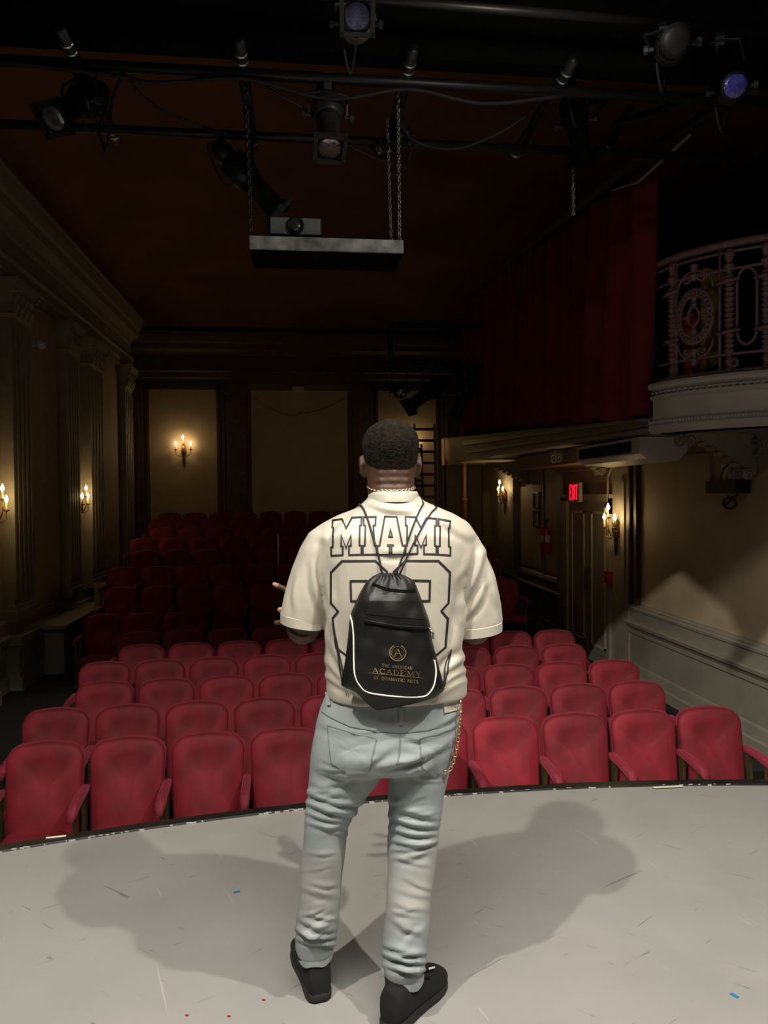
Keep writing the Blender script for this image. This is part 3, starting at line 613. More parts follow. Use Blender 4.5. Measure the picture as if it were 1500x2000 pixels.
# air conditioner
t = thing('air_conditioner', 'long ceiling air conditioner with black vent under the balcony', 'air conditioner', (3.8, 8.2, 2.0))
b = MB(); R_ = []
for y in (7.35, 9.1): R_.append([(3.52, y, 2.155), (4.02, y, 2.155), (4.05, y, 2.02), (3.95, y, 1.90), (3.60, y, 1.93), (3.52, y, 1.98)])
b.rings(R_).build('casing', M_WHITEP, t)
MB().box(3.505, 3.52, 7.55, 9.0, 2.0, 2.12).build('vent', M_BLACK, t)
for i in range(4): MB().box(3.495, 3.51, 7.55, 9.0, 2.012+i*.03, 2.018+i*.03).build('vent_slat', M_DARK, t)
b = MB(); b.box(3.75, XR-.0, 9.15, 12.6, 1.99, 2.20); b.build('duct_boxing', M_WALL, WR)
# projector-like black unit on right wall
t = thing('wall_speaker', 'black wall unit with a looped cable on the right wall panel', 'speaker', (XR-.03, 7.0, 1.6))
MB().box(XR-.17, XR-.02, 6.78, 7.32, 1.56, 1.69).build('body', M_DARK, t)
MB().box(XR-.06, XR-.012, 6.85, 6.95, 1.69, 1.86).box(XR-.06, XR-.012, 7.12, 7.22, 1.69, 1.86).box(XR-.05, XR-.012, 6.9, 7.2, 1.70, 1.76).build('bracket', M_WHITEP, t)
MB().tube([(XR-.1, 6.85, 1.56)] + [(XR-.1, 7.0+.11*math.cos(a), 1.46+.055*math.sin(a)) for a in [i*.5-.6 for i in range(22)]], .011, 6).build('cable', M_CORD, t)
MB().tube([(XR-.05, 7.1, 1.86), (XR-.12, 7.08, 1.80), (XR-.14, 7.1, 1.69)], .009, 6).build('cable', M_CORD, t)
MB().tube([(XR-.04, 7.42, 1.62), (XR-.04, 7.45, 1.95)], .02, 6).build('conduit', M_TRIM, t)
# left wall camera
t = thing('wall_camera', 'small white camera high on the left wall panel', 'camera', (XL+.03, 11.7, 3.85))
c = onx(76, 672, XL+.10)
MB().lathe(c+Vector((-.02, 0, 0)), (1, -.5, -.3), [(0, .06), (.05, .07), (.10, .06), (.12, .03)], 12).build('housing', M_WHITEP, t, True)
MB().box(XL+.02, c.x, c.y-.05, c.y+.05, c.z-.05, c.z+.05).build('base', M_WHITEP, t)
MB().tube([c, c+Vector((-.04, .05, .15)), c+Vector((-.05, .06, .24))], .010, 6).build('cable', M_WHITEP, t)
# back right corner: ladders, copper pipe
def ladder(p0, p1, wd, n, label, m=M_WOOD):
    p0, p1 = Vector(p0), Vector(p1); t = thing('wooden_ladder', label, 'ladder', tuple(p0)); s = Vector((wd/2, 0, 0))
    for e in (-1, 1): MB().obox((p0+p1)/2+s*e, (.022, 0, 0), (0, .035, 0), (p1-p0)/2).build('rail', m, t)
    for i in range(n):
        q = p0.lerp(p1, (i+.5)/n); MB().box(q.x-wd/2, q.x+wd/2, q.y-.04, q.y+.04, q.z-.03, q.z+.03).build('rung', m, t)
M_LAD = mat('ladder_wood', (.05, .02, .012), .6, noise=.2)
ladder((2.90, 16.85, .32), (2.95, 17.30, 3.25), .48, 11, 'tall wooden ladder leaning on the back wall by the copper pipe', M_LAD)
ladder((2.62, 16.6, .32), (2.62, 17.0, 2.75), .40, 10, 'shorter wooden ladder leaning in front of the tall one', M_LAD)
tag(MB().tube([(3.58, 15.9, FA), (3.58, 15.9, 5.2)], .055, 12).lathe((3.58, 15.9, 1.42), (0, 0, 1), [(0, .06), (.01, .075), (.07, .075), (.08, .06)], 12).build('standpipe', M_COPPER, None, True), 'copper coloured vertical pipe in the back right corner', 'pipe')

# ================================================================== CURTAIN
def curtain():
    t = thing('balcony_curtain', 'long red velvet curtain hanging along the balcony front', 'curtain', (XB, 10, 2.4))
    ny, nz = 420, 14; y0, y1 = 6.84, 14.2; vs = []; fs = []
    for i in range(ny+1):
        f = i/ny; y = y0+(y1-y0)*f
        ph = y*2*PI/0.42 + 1.6*math.sin(y*1.9) + 0.8*math.sin(y*4.3+1)
        top = 4.60+0.74*(y-6.5)/7.0; bot = 2.29+0.54*(y-6.7)/7.3+.025*math.sin(ph*.5)
        for j in range(nz+1):
            g = j/nz; a = (0.075+0.075*g)*(1+.35*math.sin(y*2.7)); x = XB-.10+a*math.sin(ph+.5*g*math.sin(y*3)) + .03*math.sin(ph*2.1+g*2)
            yy = y+.05*g*math.cos(ph) + (.06*(g-.5) if i == 0 else 0) - .10*(1-f)*(1-g)*(1 if f < .05 else 0)
            vs.append((x, yy, top+(bot-top)*g))
    for i in range(ny):
        for j in range(nz): a = i*(nz+1)+j; fs.append((a, a+1, a+nz+2, a+nz+1))
    o = MB().add(vs, fs).build('drape', M_CURT, t, True)
    md = o.modifiers.new('thickness', 'SOLIDIFY'); md.thickness = .008
    MB().rings([[(XB-.16, y, z), (XB-.04, y, z), (XB-.04, y, z+.09), (XB-.16, y, z+.09)] for y, z in ((5.85, 4.62), (14.2, 5.37))]).build('track', mat('track_metal', (.10, .095, .08), .45, metal=.4), t)
    MB().tube([(XB-.1, 5.95, 4.58), (XB-.25, 6.6, 4.45), (XB-.2, 7.3, 4.66)], .012, 5).build('pull_cord', M_TRIM, t)
curtain()

# ================================================================== LIGHTING RIG
ZP = 4.0
def pipe(name, a, b_, r, label, clamps=()):
    t = thing(name, label, 'pipe', a); MB().tube([a, b_], r, 10).build('tube', M_DARK, t, True)
    for f in clamps:
        p = Vector(a).lerp(Vector(b_), f); d = (Vector(b_)-Vector(a)).normalized()
        MB().lathe(p-d*.012, d, [(0, r+.006), (.024, r+.006)], 10).build('clamp_band', M_STEEL, t, True)
    return t
pipe('lighting_pipe', (-4.6, 4.37, ZP), (5.2, 4.37, ZP), .032, 'upper black pipe running across below the stage header')
pipe('lighting_pipe', (-3.7, 5.10, ZP), (3.2, 5.12, ZP), .030, 'lower black pipe running across in front of the ceiling')
pipe('lighting_pipe', (-1.2, 3.72, ZP+.06), (2.9, 3.80, ZP+.06), .024, 'faint black pipe above the blue gelled light at the top')
for x, lab in ((-1.24, 'short black pipe end at far left crossing both long pipes'), (-0.30, 'short black pipe above the left chain of the projector shelf'), (0.66, 'short black pipe above the right chains of the projector shelf'), (1.60, 'slanting short black pipe end left of the curtain')):
    pipe('cross_pipe', (x, 4.15, ZP+.065), (x, 5.42, ZP+.065), .034, lab, (.10, .16, .86, .92))
pipe('truss_pipe', (2.2, 5.1, ZP+.02), (2.75, 5.9, 4.75), .03, 'thin diagonal brace at the top of the curtain')
pipe('truss_pipe', (2.75, 4.4, ZP+.1), (2.35, 5.3, ZP+.3), .03, 'dark diagonal brace beside the blue lens')
pipe('balcony_pipe', (2.95, 4.4, 4.15), (3.10, 6.3, 4.60), .045, 'thick dark pipe running along the top of the balcony curtain')
def hang_cable(name, pts, label, r=.009):
    P = catmull([tuple(p) for p in pts], 6); tag(MB().tube(P, r, 6).build(name, M_CORD, None, True), label, 'cable')
hang_cable('cable', [(-1.62, 4.33, 3.97), (-1.0, 4.33, 3.93), (-.78, 4.33, 3.90), (-.3, 4.33, 3.95), (.2, 4.33, 3.86), (.66, 4.33, 3.94), (1.1, 4.33, 3.88), (1.6, 4.33, 3.95)], 'black cable bundle sagging under the upper pipe', .013)
hang_cable('cable', [(-.98, 4.33, 3.96), (-.80, 4.5, 3.85), (-.5, 4.9, 3.92), (-.36, 5.08, 3.97)], 'thin black cable swooping between the two pipes on the left')
hang_cable('cable', [(-1.10, 4.33, 3.95), (-1.12, 4.36, 3.75), (-1.08, 4.38, 3.55), (-1.05, 4.36, 3.56), (-1.02, 4.34, 3.80), (-.95, 4.33, 3.95)], 'black cable loop hanging beside the left spotlight')
hang_cable('cable', [(-.27, 4.33, 3.96), (.0, 4.4, 3.86), (.12, 4.45, 3.82)], 'thin black cable running to the centre spotlight')
hang_cable('cable', [(.66, 4.7, 4.04), (.72, 4.7, 3.84), (1.0, 4.7, 3.78), (1.3, 4.6, 3.86), (1.48, 4.45, 3.95)], 'thin black cable sagging right of the chains')
hang_cable('cable', [(.27, 4.42, 3.66), (.45, 4.5, 3.62), (.63, 4.6, 3.62)], 'pale thin wire from the centre spotlight to the chains', .004)

def stage_light(label, pos, aim, pipe_pt, sc=1.0, body=M_DARK, lens=M_GLASS, square=True, cable=True):
    pos = Vector(pos); a = Vector(aim).normalized(); side = a.cross(Vector((0, 0, 1))).normalized(); up = side.cross(a)
    t = thing('stage_light', label, 'stage light', tuple(pos)); q = lambda x: x*sc
    MB().lathe(pos-a*q(.30), a, [(0, q(.03)), (q(.02), q(.055)), (q(.10), q(.065)), (q(.13), q(.045))], 14).build('lamp_cap', body, t, True)
    MB().lathe(pos-a*q(.18), a, [(0, q(.05)), (q(.02), q(.09)), (q(.14), q(.10)), (q(.18), q(.085)), (q(.20), q(.075))], 16).build('housing', body, t, True)
    MB().lathe(pos+a*q(.02), a, [(0, q(.075)), (q(.03), q(.07)), (q(.20), q(.07)), (q(.22), q(.085)), (q(.25), q(.085))], 16).build('barrel', body, t, True)
    f = pos+a*q(.275)
    if square:
        g = MB()
        for e1, e2 in ((side, up), (up, side)):
            for s_ in (-1, 1): g.obox(f+e1*s_*q(.085), e1*q(.012), e2*q(.098), a*q(.012))
        g.build('gel_frame', body, t)
    MB().lathe(f-a*q(.012), a, [(0, q(.076)), (q(.006), q(.07)), (q(.014), q(.04)), (q(.016), 0)], 20).build('lens', lens, t, True)
    for s_ in (-1, 1):
        MB().lathe(pos+side*s_*q(.10), side*s_, [(0, q(.014)), (q(.03), q(.014)), (q(.032), q(.026)), (q(.055), q(.026))], 8).build('knob', M_FIX, t)
    pp = Vector(pipe_pt); u2 = (pp-pos); u2.normalize()
    MB().tube([pos+side*q(.115), pos+side*q(.115)+u2*((pp-pos).length-.09), pos+u2*((pp-pos).length-.07), pos-side*q(.115)+u2*((pp-pos).length-.09), pos-side*q(.115)], q(.010), 6).build('yoke', body, t)
    MB().obox(pp-u2*.03, side*.022, up*.022, u2*.045).build('clamp', body, t)
    if cable: MB().tube(catmull([pos-a*q(.30), pos-a*q(.36)+Vector((0, 0, -.08)), pos-a*q(.22)+side*.03+Vector((0, 0, -.22)), pos-a*q(.1)+side*.06+Vector((0, .02, -.05)), pp], 6), .007, 6).build('power_cable', M_CORD, t, True)
    return t
def lens_at(px, py, Y, aim, sc): return W(px, py, Y)-Vector(aim).normalized()*.275*sc
ai = (-.30, -.62, -.62); c = lens_at(103, 232, 4.22, ai, .95); stage_light('black spotlight with a warm glass lens hanging at far left', c, ai, (c.x+.01, 4.37, ZP), .95)
stage_light('stage light hanging from the border above the top of the picture', (-.68, 2.12, 3.50), (.25, -.75, -.45), (-.68, 2.12, 3.95), 1.0)
c = W(640, 228, 4.40); stage_light('grey taped spotlight hanging at the centre of the upper pipe', c, (.02, -.42, -.85), (c.x, 4.37, ZP), .98, M_FIX)
c = W(487, 352, 5.08); stage_light('black spotlight tilted down to the right over the projector', c, (.62, .1, -.62), (c.x+.02, 5.10, ZP), 1.05)
ai = (-.05, -.90, -.42); c = lens_at(698, 32, 3.35, ai, .82); stage_light('bright spotlight with a crumpled pale blue gel at the top edge', c, ai, (c.x, 3.75, ZP+.06), .82, mat('fixture_light', (.11, .11, .105), .4, metal=.5), M_GEL)
ai = (-.42, -.85, -.42); c = lens_at(1437, 168, 3.5, ai, .80); stage_light('spotlight with a round deep blue gel at upper right', c, ai, (c.x, 3.81, ZP+.06), .80, M_DARK, M_GEL2, False)
ai = (-.35, -.85, -.4); c = lens_at(1322, 78, 3.45, ai, .9); stage_light('unlit spotlight with a dim round lens in the upper right dark', c, ai, (c.x, 3.79, ZP+.06), .9, M_DARK, mat('dim_lens', (.010, .010, .009), .5, spec=.2), False)
c = W(1125, 240, 4.75); stage_light('dark spotlight hanging in silhouette left of the curtain top', c, (.35, .5, -.5), (c.x, 4.42, ZP), .9, M_BLACK, M_BLACK)
c = W(770, 275, 4.9); stage_light('small dark lamp clamped beside the right chains', c, (-.6, -.3, -.5), (c.x+.02, 5.1, ZP), .55)
# rear hanging frame with three spotlights
fy = 12.6; A = W(762, 635, fy); Bq = W(940, 637, fy); A2 = W(762, 714, fy); B2 = W(940, 716, fy)
t = thing('lamp_frame', 'black pipe frame hanging in front of the back wall at right', 'pipe frame', tuple(A2))
for p_, q_ in ((A, Bq+Vector((.12, 0, 0))), (A2, B2+Vector((.12, 0, 0))), (A, A2)): MB().tube([p_, q_], .05, 8).build('tube', M_DARK, t, True)
c = W(780, 765, fy); stage_light('small round spotlight facing the stage on the rear pipe frame', c, (-.05, -1, -.2), (c.x, fy, A2.z), 1.15, M_DARK, M_GLASS, False, False)
c = W(835, 768, fy); stage_light('black spotlight tilted down to the left on the rear pipe frame', c, (-.75, -.2, -.55), (c.x, fy, A2.z), 1.6, M_DARK, M_BLACK, True, False)
c = W(908, 772, fy); stage_light('black spotlight seen from behind at the right of the rear pipe frame', c, (-.35, .2, -.9), (c.x, fy, A2.z), 1.5, M_DARK, M_BLACK, True, False)

# projector shelf on chains
SY0, SY1 = 4.50, 4.86
a = W(487, 462, SY0); b_ = W(788, 475, SY0); zt = (a.z+b_.z)/2+.012; zb = zt-.075
t = thing('projector_shelf', 'black wooden shelf hanging on chains above the seats', 'shelf', (.18, SY0, zb))
MB().box(a.x+.015, b_.x-.015, SY0+.02, SY1, zb, zt-.02).build('board', M_BLACK, t)
MB().box(a.x, b_.x, SY0, SY0+.022, zb, zt).build('front_edge', mat('worn_black_edge', (.42, .42, .41), .5, noise=.7, scale=9), t)
for x in (a.x, b_.x-.02): MB().box(x, x+.02, SY0+.022, SY1, zb, zt).build('side_edge', M_BLACK, t)
MB().box(a.x, b_.x, SY1, SY1+.02, zb, zt).build('rear_edge', M_BLACK, t)
t = thing('projector', 'grey projector with a black lens on the hanging shelf', 'projector', (-.01, SY0+.1, zt))
x0, x1 = W(520, 440, SY0+.05).x, W(630, 440, SY0+.05).x; h = .135
MB().box(x0, x1, SY0+.06, SY0+.33, zt+.005, zt+h).build('body', M_DARK, t)
MB().box(x0+.025, x1-.012, SY0+.052, SY0+.06, zt+.035, zt+h-.003).build('front_panel', M_SILVER, t)
cx = x0+.175
MB().lathe((cx, SY0+.056, zt+.085), (0, -1, 0), [(0, .052), (.02, .052), (.025, .043), (.015, .04)], 20).build('lens_ring', M_DARK, t, True)
MB().lathe((cx, SY0+.046, zt+.085), (0, -1, 0), [(0, .038), (.006, .03), (.010, .012), (.011, 0)], 16).build('lens', M_GLASS, t, True)
for i, x in enumerate((x0+.04, x1-.04)): MB().lathe((x, SY0+.16, zt-.0195), (0, 0, 1), [(0, .015), (.0255, .015)], 8).build('foot', M_DARK, t)
def chain(name, p0, p1, label, cat, link=.032, r=.0035, m=M_CHAIN, parent=None):
    p0, p1 = Vector(p0), Vector(p1); d = p1-p0; n = max(2, int(d.length/(link*.78))); ax = d.normalized(); b = MB()
    s0 = ax.orthogonal().normalized(); s1 = ax.cross(s0)
    for i in range(n):
        c_ = p0+d*((i+.5)/n); sd = s0 if i % 2 else s1
        b.tube([c_+ax*(link*.5)*math.cos(t_)+sd*(link*.28)*math.sin(t_) for t_ in [2*PI*k_/8 for k_ in range(8)]], r, 4, closed=True)
    o = b.build(name, m, parent, True)
    return tag(o, label, cat) if not parent else o
zt2 = zt
chain('chain', (a.x+.01, SY0+.04, zt2), (a.x-.01, SY0+.03, ZP+.03), 'steel chain holding the left end of the projector shelf', 'chain', .036, .0042, mat('dull_chain', (.10, .10, .09), .4, metal=.8))
chain('chain', (b_.x-.02, SY0+.03, zt2), (b_.x-.02, SY0+.03, ZP+.03), 'bright steel chain at the right front corner of the shelf', 'chain', .036, .0042)
chain('chain', (b_.x-.03, SY1-.02, zt2), (b_.x-.05, SY1-.02, ZP+.03), 'thinner steel chain at the right rear corner of the shelf', 'chain', .034, .0034)
p0 = W(1120, 420, 5.11); chain('chain', p0, (p0.x, p0.y, ZP), 'short steel chain hanging left of the curtain top', 'chain', .036, .004)

# tape marks and scraps on the stage
def strip(px0, py0, px1, py1, wd, m, label, cat, z=0.001, zz=0.0):
    p, q = onz(px0, py0, zz), onz(px1, py1, zz); d = (q-p); l = d.length; d.normalize(); n = Vector((-d.y, d.x, 0))
    tag(MB().obox((p+q)/2+Vector((0, 0, z)), d*l/2, n*wd/2, (0, 0, .0008)).build('tape_strip', m), label, cat)
strip(90, 1637, 129, 1633, .016, M_TAPEW, 'pale glow tape strip on the left stage edge', 'tape', 0.0015, -.005)
strip(1276, 1541, 1333, 1538, .020, M_TAPEW, 'pale glow tape strip on the right stage edge', 'tape', 0.008, 0)
strip(456, 1744, 469, 1741, .012, M_TAPEB, 'small blue tape scrap left of the legs', 'tape')
strip(1427, 1941, 1442, 1949, .012, M_TAPEB, 'small blue tape scrap at the lower right', 'tape')
for px_, py_, lab in ((365, 1983, 'leftmost tiny red scrap on the stage floor'), (447, 1985, 'lower tiny red scrap on the stage floor'), (515, 1953, 'tiny red scrap nearest the left shoe')):
    strip(px_-3, py_, px_+3, py_+1, .006, M_RED, lab, 'scrap')

# ================================================================== PERSON
def sring(c, rx, ry, n=40, p=2.3, tilt=0.0, back=None):
    out = []
    for k in range(n):
        a = 2*PI*k/n; ca, sa = math.cos(a), math.sin(a)
        x = rx*math.copysign(abs(ca)**(2/p), ca); y = ry*math.copysign(abs(sa)**(2/p), sa)
        if back is not None and sa < 0: y = back*math.copysign(abs(sa)**(2/p), sa)
        out.append((c.x+x, c.y+y, c.z+tilt*x))
    return out
def pxring(py, l, r, Y, ry, p=2.3, tilt=0.0, back=None, n=40):
    A_, B_ = W(l, py, Y), W(r, py, Y); c = (A_+B_)/2; return sring(c, (B_.x-A_.x)/2, ry, n, p, tilt, back)
def remesh(b, name, voxel, smooth_it=4, parent=None, m=None):
    me = bpy.data.meshes.new(name); me.from_pydata([tuple(v) for v in b.v], [], b.f); me.update()
    o = bpy.data.objects.new(name, me); C.objects.link(o)
    md = o.modifiers.new('r', 'REMESH'); md.mode = 'VOXEL'; md.voxel_size = voxel; md.adaptivity = 0
    if smooth_it: ms = o.modifiers.new('s', 'SMOOTH'); ms.factor = 0.5; ms.iterations = smooth_it
    bpy.context.view_layer.update(); dg = bpy.context.evaluated_depsgraph_get()
    nm = bpy.data.meshes.new_from_object(o.evaluated_get(dg)); o.modifiers.clear(); o.data = nm; bpy.data.meshes.remove(me)
    nm.name = name; nm.materials.clear()
    if m: nm.materials.append(m)
    nm.polygons.foreach_set('use_smooth', [True]*len(nm.polygons)); return o
def getv(me): a = np.empty(len(me.vertices)*3); me.vertices.foreach_get('co', a); return a.reshape(-1, 3)
def getn(me):
    a = np.empty(len(me.vertices)*3)
    me.vertices.foreach_get('normal', a); return a.reshape(-1, 3)
def setv(me, V): me.vertices.foreach_set('co', V.ravel()); me.update()
def folds(o, segs, side=None):
    """creases: (px0,py0,px1,py1,width_px,amp_m) measured on the photograph, pushed into the cloth along its normals"""
    me = o.data; V = getv(me); N = getn(me); X, Y_ = proj_np(V); D = np.zeros(len(V))
    facing = (N@np.array(_f)) < 0.25
    for (x0, y0, x1, y1, wd, am) in segs:
        dx, dy = x1-x0, y1-y0; l2 = dx*dx+dy*dy; l = math.sqrt(l2)
        t_ = ((X-x0)*dx+(Y_-y0)*dy)/l2; tc_ = np.clip(t_, 0, 1)
        bow = 0.06*l*np.sin(np.pi*tc_)
        sd = ((X-x0)*(-dy)+(Y_-y0)*dx)/l - bow
        end = np.where(t_ < 0, -t_*l, np.where(t_ > 1, (t_-1)*l, 0))
        fall = np.exp(-(end/(wd*1.6))**2)*(0.35+0.65*np.sin(np.pi*np.clip(t_*.9+.05, 0, 1)))
        D += am*fall*(np.exp(-((sd+wd*.9)/wd)**2) - 0.9*np.exp(-((sd-wd*.5)/(wd*.75))**2))
    V += N*(D*facing)[:, None]; setv(me, V)
def relax_noise(o, amp, freq, seed=0):
    me = o.data; V = getv(me); N = getn(me); r_ = np.random.default_rng(seed); D = np.zeros(len(V))
    for _ in range(14):
        k_ = r_.normal(size=3)*freq*r_.uniform(.5, 1.6); D += np.sin(V@k_+r_.uniform(0, 6.28))
    V += N*(D*amp/4)[:, None]; setv(me, V)

PERSON = thing('person', 'person in a cream jersey and light jeans standing on stage, back turned', 'person', (0.14, 2.28, 0))
def adopt(o, parent):
    off = PLOC[PERSON.name]; V = getv(o.data); V -= np.array(off); setv(o.data, V); o.parent = parent; PLOC[o.name] = off; return o

# ---- jersey
jb = MB()
T_ = [(1352, 636, 907, .168, 2.6), (1330, 634, 908, .170, 2.6), (1300, 633, 904, .170, 2.5), (1230, 632, 898, .165, 2.5), (1150, 628, 900, .162, 2.5), (1090, 618, 915, .155, 2.5), (1045, 606, 928, .138, 2.4), (1022, 628, 912, .122, 2.3), (1005, 662, 884, .108, 2.2), (992, 694, 852, .098, 2.1), (980, 712, 826, .092, 2.0), (968, 722, 814, .086, 2.0)]
jb.rings([pxring(y, l, r, 2.305, ry, p) for y, l, r, ry, p in T_])
LS = [(1218, 548, 629, .082, .20), (1205, 547, 631, .084, .16), (1160, 558, 642, .086, .1), (1110, 572, 662, .088, .05), (1070, 586, 680, .09, 0), (1040, 604, 700, .085, 0), (1022, 630, 720, .07, 0)]
jb.rings([pxring(y, l, r, 2.315, ry, 2.2, -tl) for y, l, r, ry, tl in LS])
RS = [(1234, 893, 974, .082, .18), (1215, 889, 980, .084, .12), (1165, 880, 971, .086, .06), (1115, 866, 960, .088, 0), (1080, 852, 950, .09, 0), (1048, 832, 932, .085, 0), (1028, 810, 910, .07, 0)]
jb.rings([pxring(y, l, r, 2.315, ry, 2.2, tl) for y, l, r, ry, tl in RS])
JER = remesh(jb, 'jersey', 0.0065, 6, m=M_JERSEY)
relax_noise(JER, .0022, 16, 3)
folds(JER, [(a_[0], a_[1], a_[2], a_[3], a_[4], a_[5]*1.7) for a_ in [(632, 1060, 640, 1175, 9, .006), (605, 1110, 622, 1195, 8, .004), (655, 1030, 640, 1100, 8, .004), (575, 1130, 570, 1190, 7, .003),
            (905, 1185, 948, 1085, 9, .007), (903, 1130, 925, 1075, 8, .006), (915, 1210, 950, 1150, 8, .005), (900, 1160, 895, 1225, 8, .006), (955, 1120, 968, 1190, 8, .004),
            (640, 1255, 690, 1335, 11, .006), (638, 1300, 700, 1352, 9, .006), (636, 1325, 720, 1366, 8, .005), (900, 1275, 850, 1330, 10, .007), (908, 1300, 850, 1345, 8, .006), (908, 1322, 860, 1350, 7, .004),
            (720, 990, 800, 1004, 7, .004), (690, 1005, 650, 1040, 9, .004), (850, 1010, 905, 1050, 9, .004), (640, 1170, 650, 1250, 9, .005), (893, 1200, 885, 1280, 9, .005), (745, 1085, 790, 1085, 10, .003)]])
# sleeve hems and collar
def tilted_band(name, rr, y, l, r, tl, wd, grow=1.035):
    a_ = pxring(y, l, r, 2.315, rr*grow, 2.2, tl); cx = sum(p[0] for p in a_)/len(a_); R_ = []
    for dz, g in ((-wd*.55, .97), (-wd*.5, 1.0), (wd*.45, 1.0), (wd*.5, .97)): R_.append([(cx+(p[0]-cx)*g*grow, p[1]*g+2.315*(1-g), p[2]+dz) for p in a_])
    return autosmooth(MB().rings(R_, caps=False).build(name, M_JERSEY, None))
bl = tilted_band('sleeve_hem', .083, 1211, 549, 629, -.18, .030); br = tilted_band('sleeve_hem', .083, 1226, 892, 977, .15, .030)
cr = pxring(970, 721, 815, 2.305, .089, 2.0, 0)
cb = MB(); cc = sum((Vector(p) for p in cr), Vector())/len(cr); R_ = []
for dz, g in ((-.016, 1.10), (-.012, 1.09), (.006, 1.03), (.016, .98), (.016, .93), (.0, .92)): R_.append([(cc.x+(p[0]-cc.x)*g, cc.y+(p[1]-cc.y)*g, p[2]+dz) for p in cr])
COL = autosmooth(cb.rings(R_, caps=False).build('collar', M_JERSEY, None), 80)
jt = BVHTree.FromPolygons([v.co[:] for v in JER.data.vertices], [p.vertices[:] for p in JER.data.polygons])
def hit(bvh, px, py, off=.0016):
    d = ray(px, py).normalized(); loc, n, i, dist = bvh.ray_cast(CAM, d)
    if loc is None: return None
    if n.dot(d) > 0: n = -n
    return loc + n*off, n
def ribbon(b, bvh, pts, wpx, closed=True, off=.0018, step=5.0):
    """flat printed line of width wpx following pixels pts on a surface, mitred at the corners"""
    pts = [Vector((p[0], p[1])) for p in pts]; n = len(pts); L_, R__ = [], []
    def mit(i):
        p = pts[i]; a_ = pts[(i-1) % n] if (closed or i > 0) else None; c_ = pts[(i+1) % n] if (closed or i < n-1) else None
        d0 = (p-a_).normalized() if a_ is not None else (c_-p).normalized(); d1 = (c_-p).normalized() if c_ is not None else d0
        n0 = Vector((-d0.y, d0.x)); n1 = Vector((-d1.y, d1.x)); m_ = n0+n1
        if m_.length < 1e-4: return n0*wpx/2
        m_.normalize(); return m_*min(wpx/2/max(.35, m_.dot(n0)), wpx)
    for i in range(n if closed else n-1):
        j = (i+1) % n; ma, mb = mit(i), mit(j); k_ = max(1, int((pts[j]-pts[i]).length/step)); prev = None
        for s_ in range(k_+1):
            f = s_/k_; c_ = pts[i].lerp(pts[j], f); m_ = ma.lerp(mb, f); h1 = hit(bvh, *(c_+m_), off); h2 = hit(bvh, *(c_-m_), off)
            cur = (h1[0], h2[0]) if h1 and h2 else None
            if prev and cur: b.add([prev[0], prev[1], cur[1], cur[0]], [(0, 1, 2, 3)])
            prev = cur
def c3(P): return [(620+x/5.1724, 990+y/5.1724) for x, y in P]
M1 = [(155,140),(250,125),(290,215),(350,112),(445,104),(445,187),(428,190),(425,387),(445,393),(445,481),(320,485),(320,396),(340,392),(340,285),(290,418),(240,285),(240,396),(257,400),(257,486),(140,492),(140,408),(155,405),(163,211),(150,207)]
I1 = [(465,105),(590,102),(585,187),(565,190),(575,388),(598,393),(600,480),(460,482),(460,395),(480,391),(485,191),(470,187)]
A1 = [(680,100),(800,102),(858,390),(885,390),(885,479),(748,482),(748,396),(766,392),(762,386),(710,386),(708,394),(728,398),(728,482),(606,482),(606,395),(628,393)]
A1h = [(738,225),(755,303),(722,303)]
M2 = [(890,100),(990,105),(1045,215),(1100,114),(1200,120),(1200,192),(1185,195),(1185,390),(1200,394),(1200,479),(1075,476),(1075,388),(1098,384),(1098,285),(1045,415),(985,280),(985,385),(1010,390),(1010,474),(888,476),(888,394),(905,390),(905,191),(890,187)]
I2 = [(1222,122),(1340,147),(1335,211),(1325,213),(1325,400),(1342,405),(1340,490),(1215,480),(1215,400),(1235,395),(1238,197),(1222,192)]
PRTS = []
for PP in ((M1,), (I1,), (A1, A1h), (M2,), (I2,)):
    pr = MB()
    for P in PP: ribbon(pr, jt, c3(P), 3.2)
    PRTS.append(pr.build('letter', M_PRINT, None))
E8L = [(137,660),(250,547),(585,545),(703,655),(703,970),(630,1050),(690,1125),(675,1420),(580,1500),(290,1500),(190,1420),(155,1125),(210,1055),(137,970)]
E8R = [(770,655),(890,545),(1220,545),(1337,660),(1322,970),(1250,1050),(1315,1128),(1290,1420),(1195,1500),(890,1500),(795,1420),(780,1125),(840,1050),(770,970)]
for PP in ((E8L, [(335,748),(520,746),(520,950),(342,952)], [(345,1160),(530,1160),(530,1380),(360,1380)]), (E8R, [(965,742),(1136,746),(1130,950),(965,950)], [(960,1160),(1110,1160),(1090,1380),(960,1380)])):
    for P in PP:
     pr = MB(); ribbon(pr, jt, c3(P), 3.8)
     if pr.v: PRTS.append(pr.build('number_outline', M_PRINT, None))
PRTS[0]['label'] = 'black outlined varsity letter'

# ---- jeans
pb = MB()
pb.rings([pxring(y, l, r, 2.30, ry, p, 0, bk) for y, l, r, ry, p, bk in ((1320, 648, 893, .145, 2.5, .145), (1350, 638, 900, .15, 2.5, .15), (1385, 625, 898, .155, 2.5, .158), (1420, 616, 891, .155, 2.5, .172), (1455, 610, 883, .15, 2.5, .178), (1482, 607, 878, .14, 2.4, .165), (1496, 640, 858, .09, 2.2, .11))])
LL = [(1470, 608, 752, .125, 2.30), (1510, 603, 747, .12, 2.30), (1530, 601, 735, .115, 2.30), (1545, 600, 722, .112, 2.30), (1580, 597, 698, .103, 2.30), (1610, 595, 682, .094, 2.30), (1650, 592, 676, .088, 2.30), (1700, 588, 671, .083, 2.31), (1760, 583, 665, .077, 2.32), (1800, 580, 660, .073, 2.325), (1835, 577, 657, .07, 2.33), (1852, 577, 652, .066, 2.33), (1864, 582, 645, .058, 2.33)]
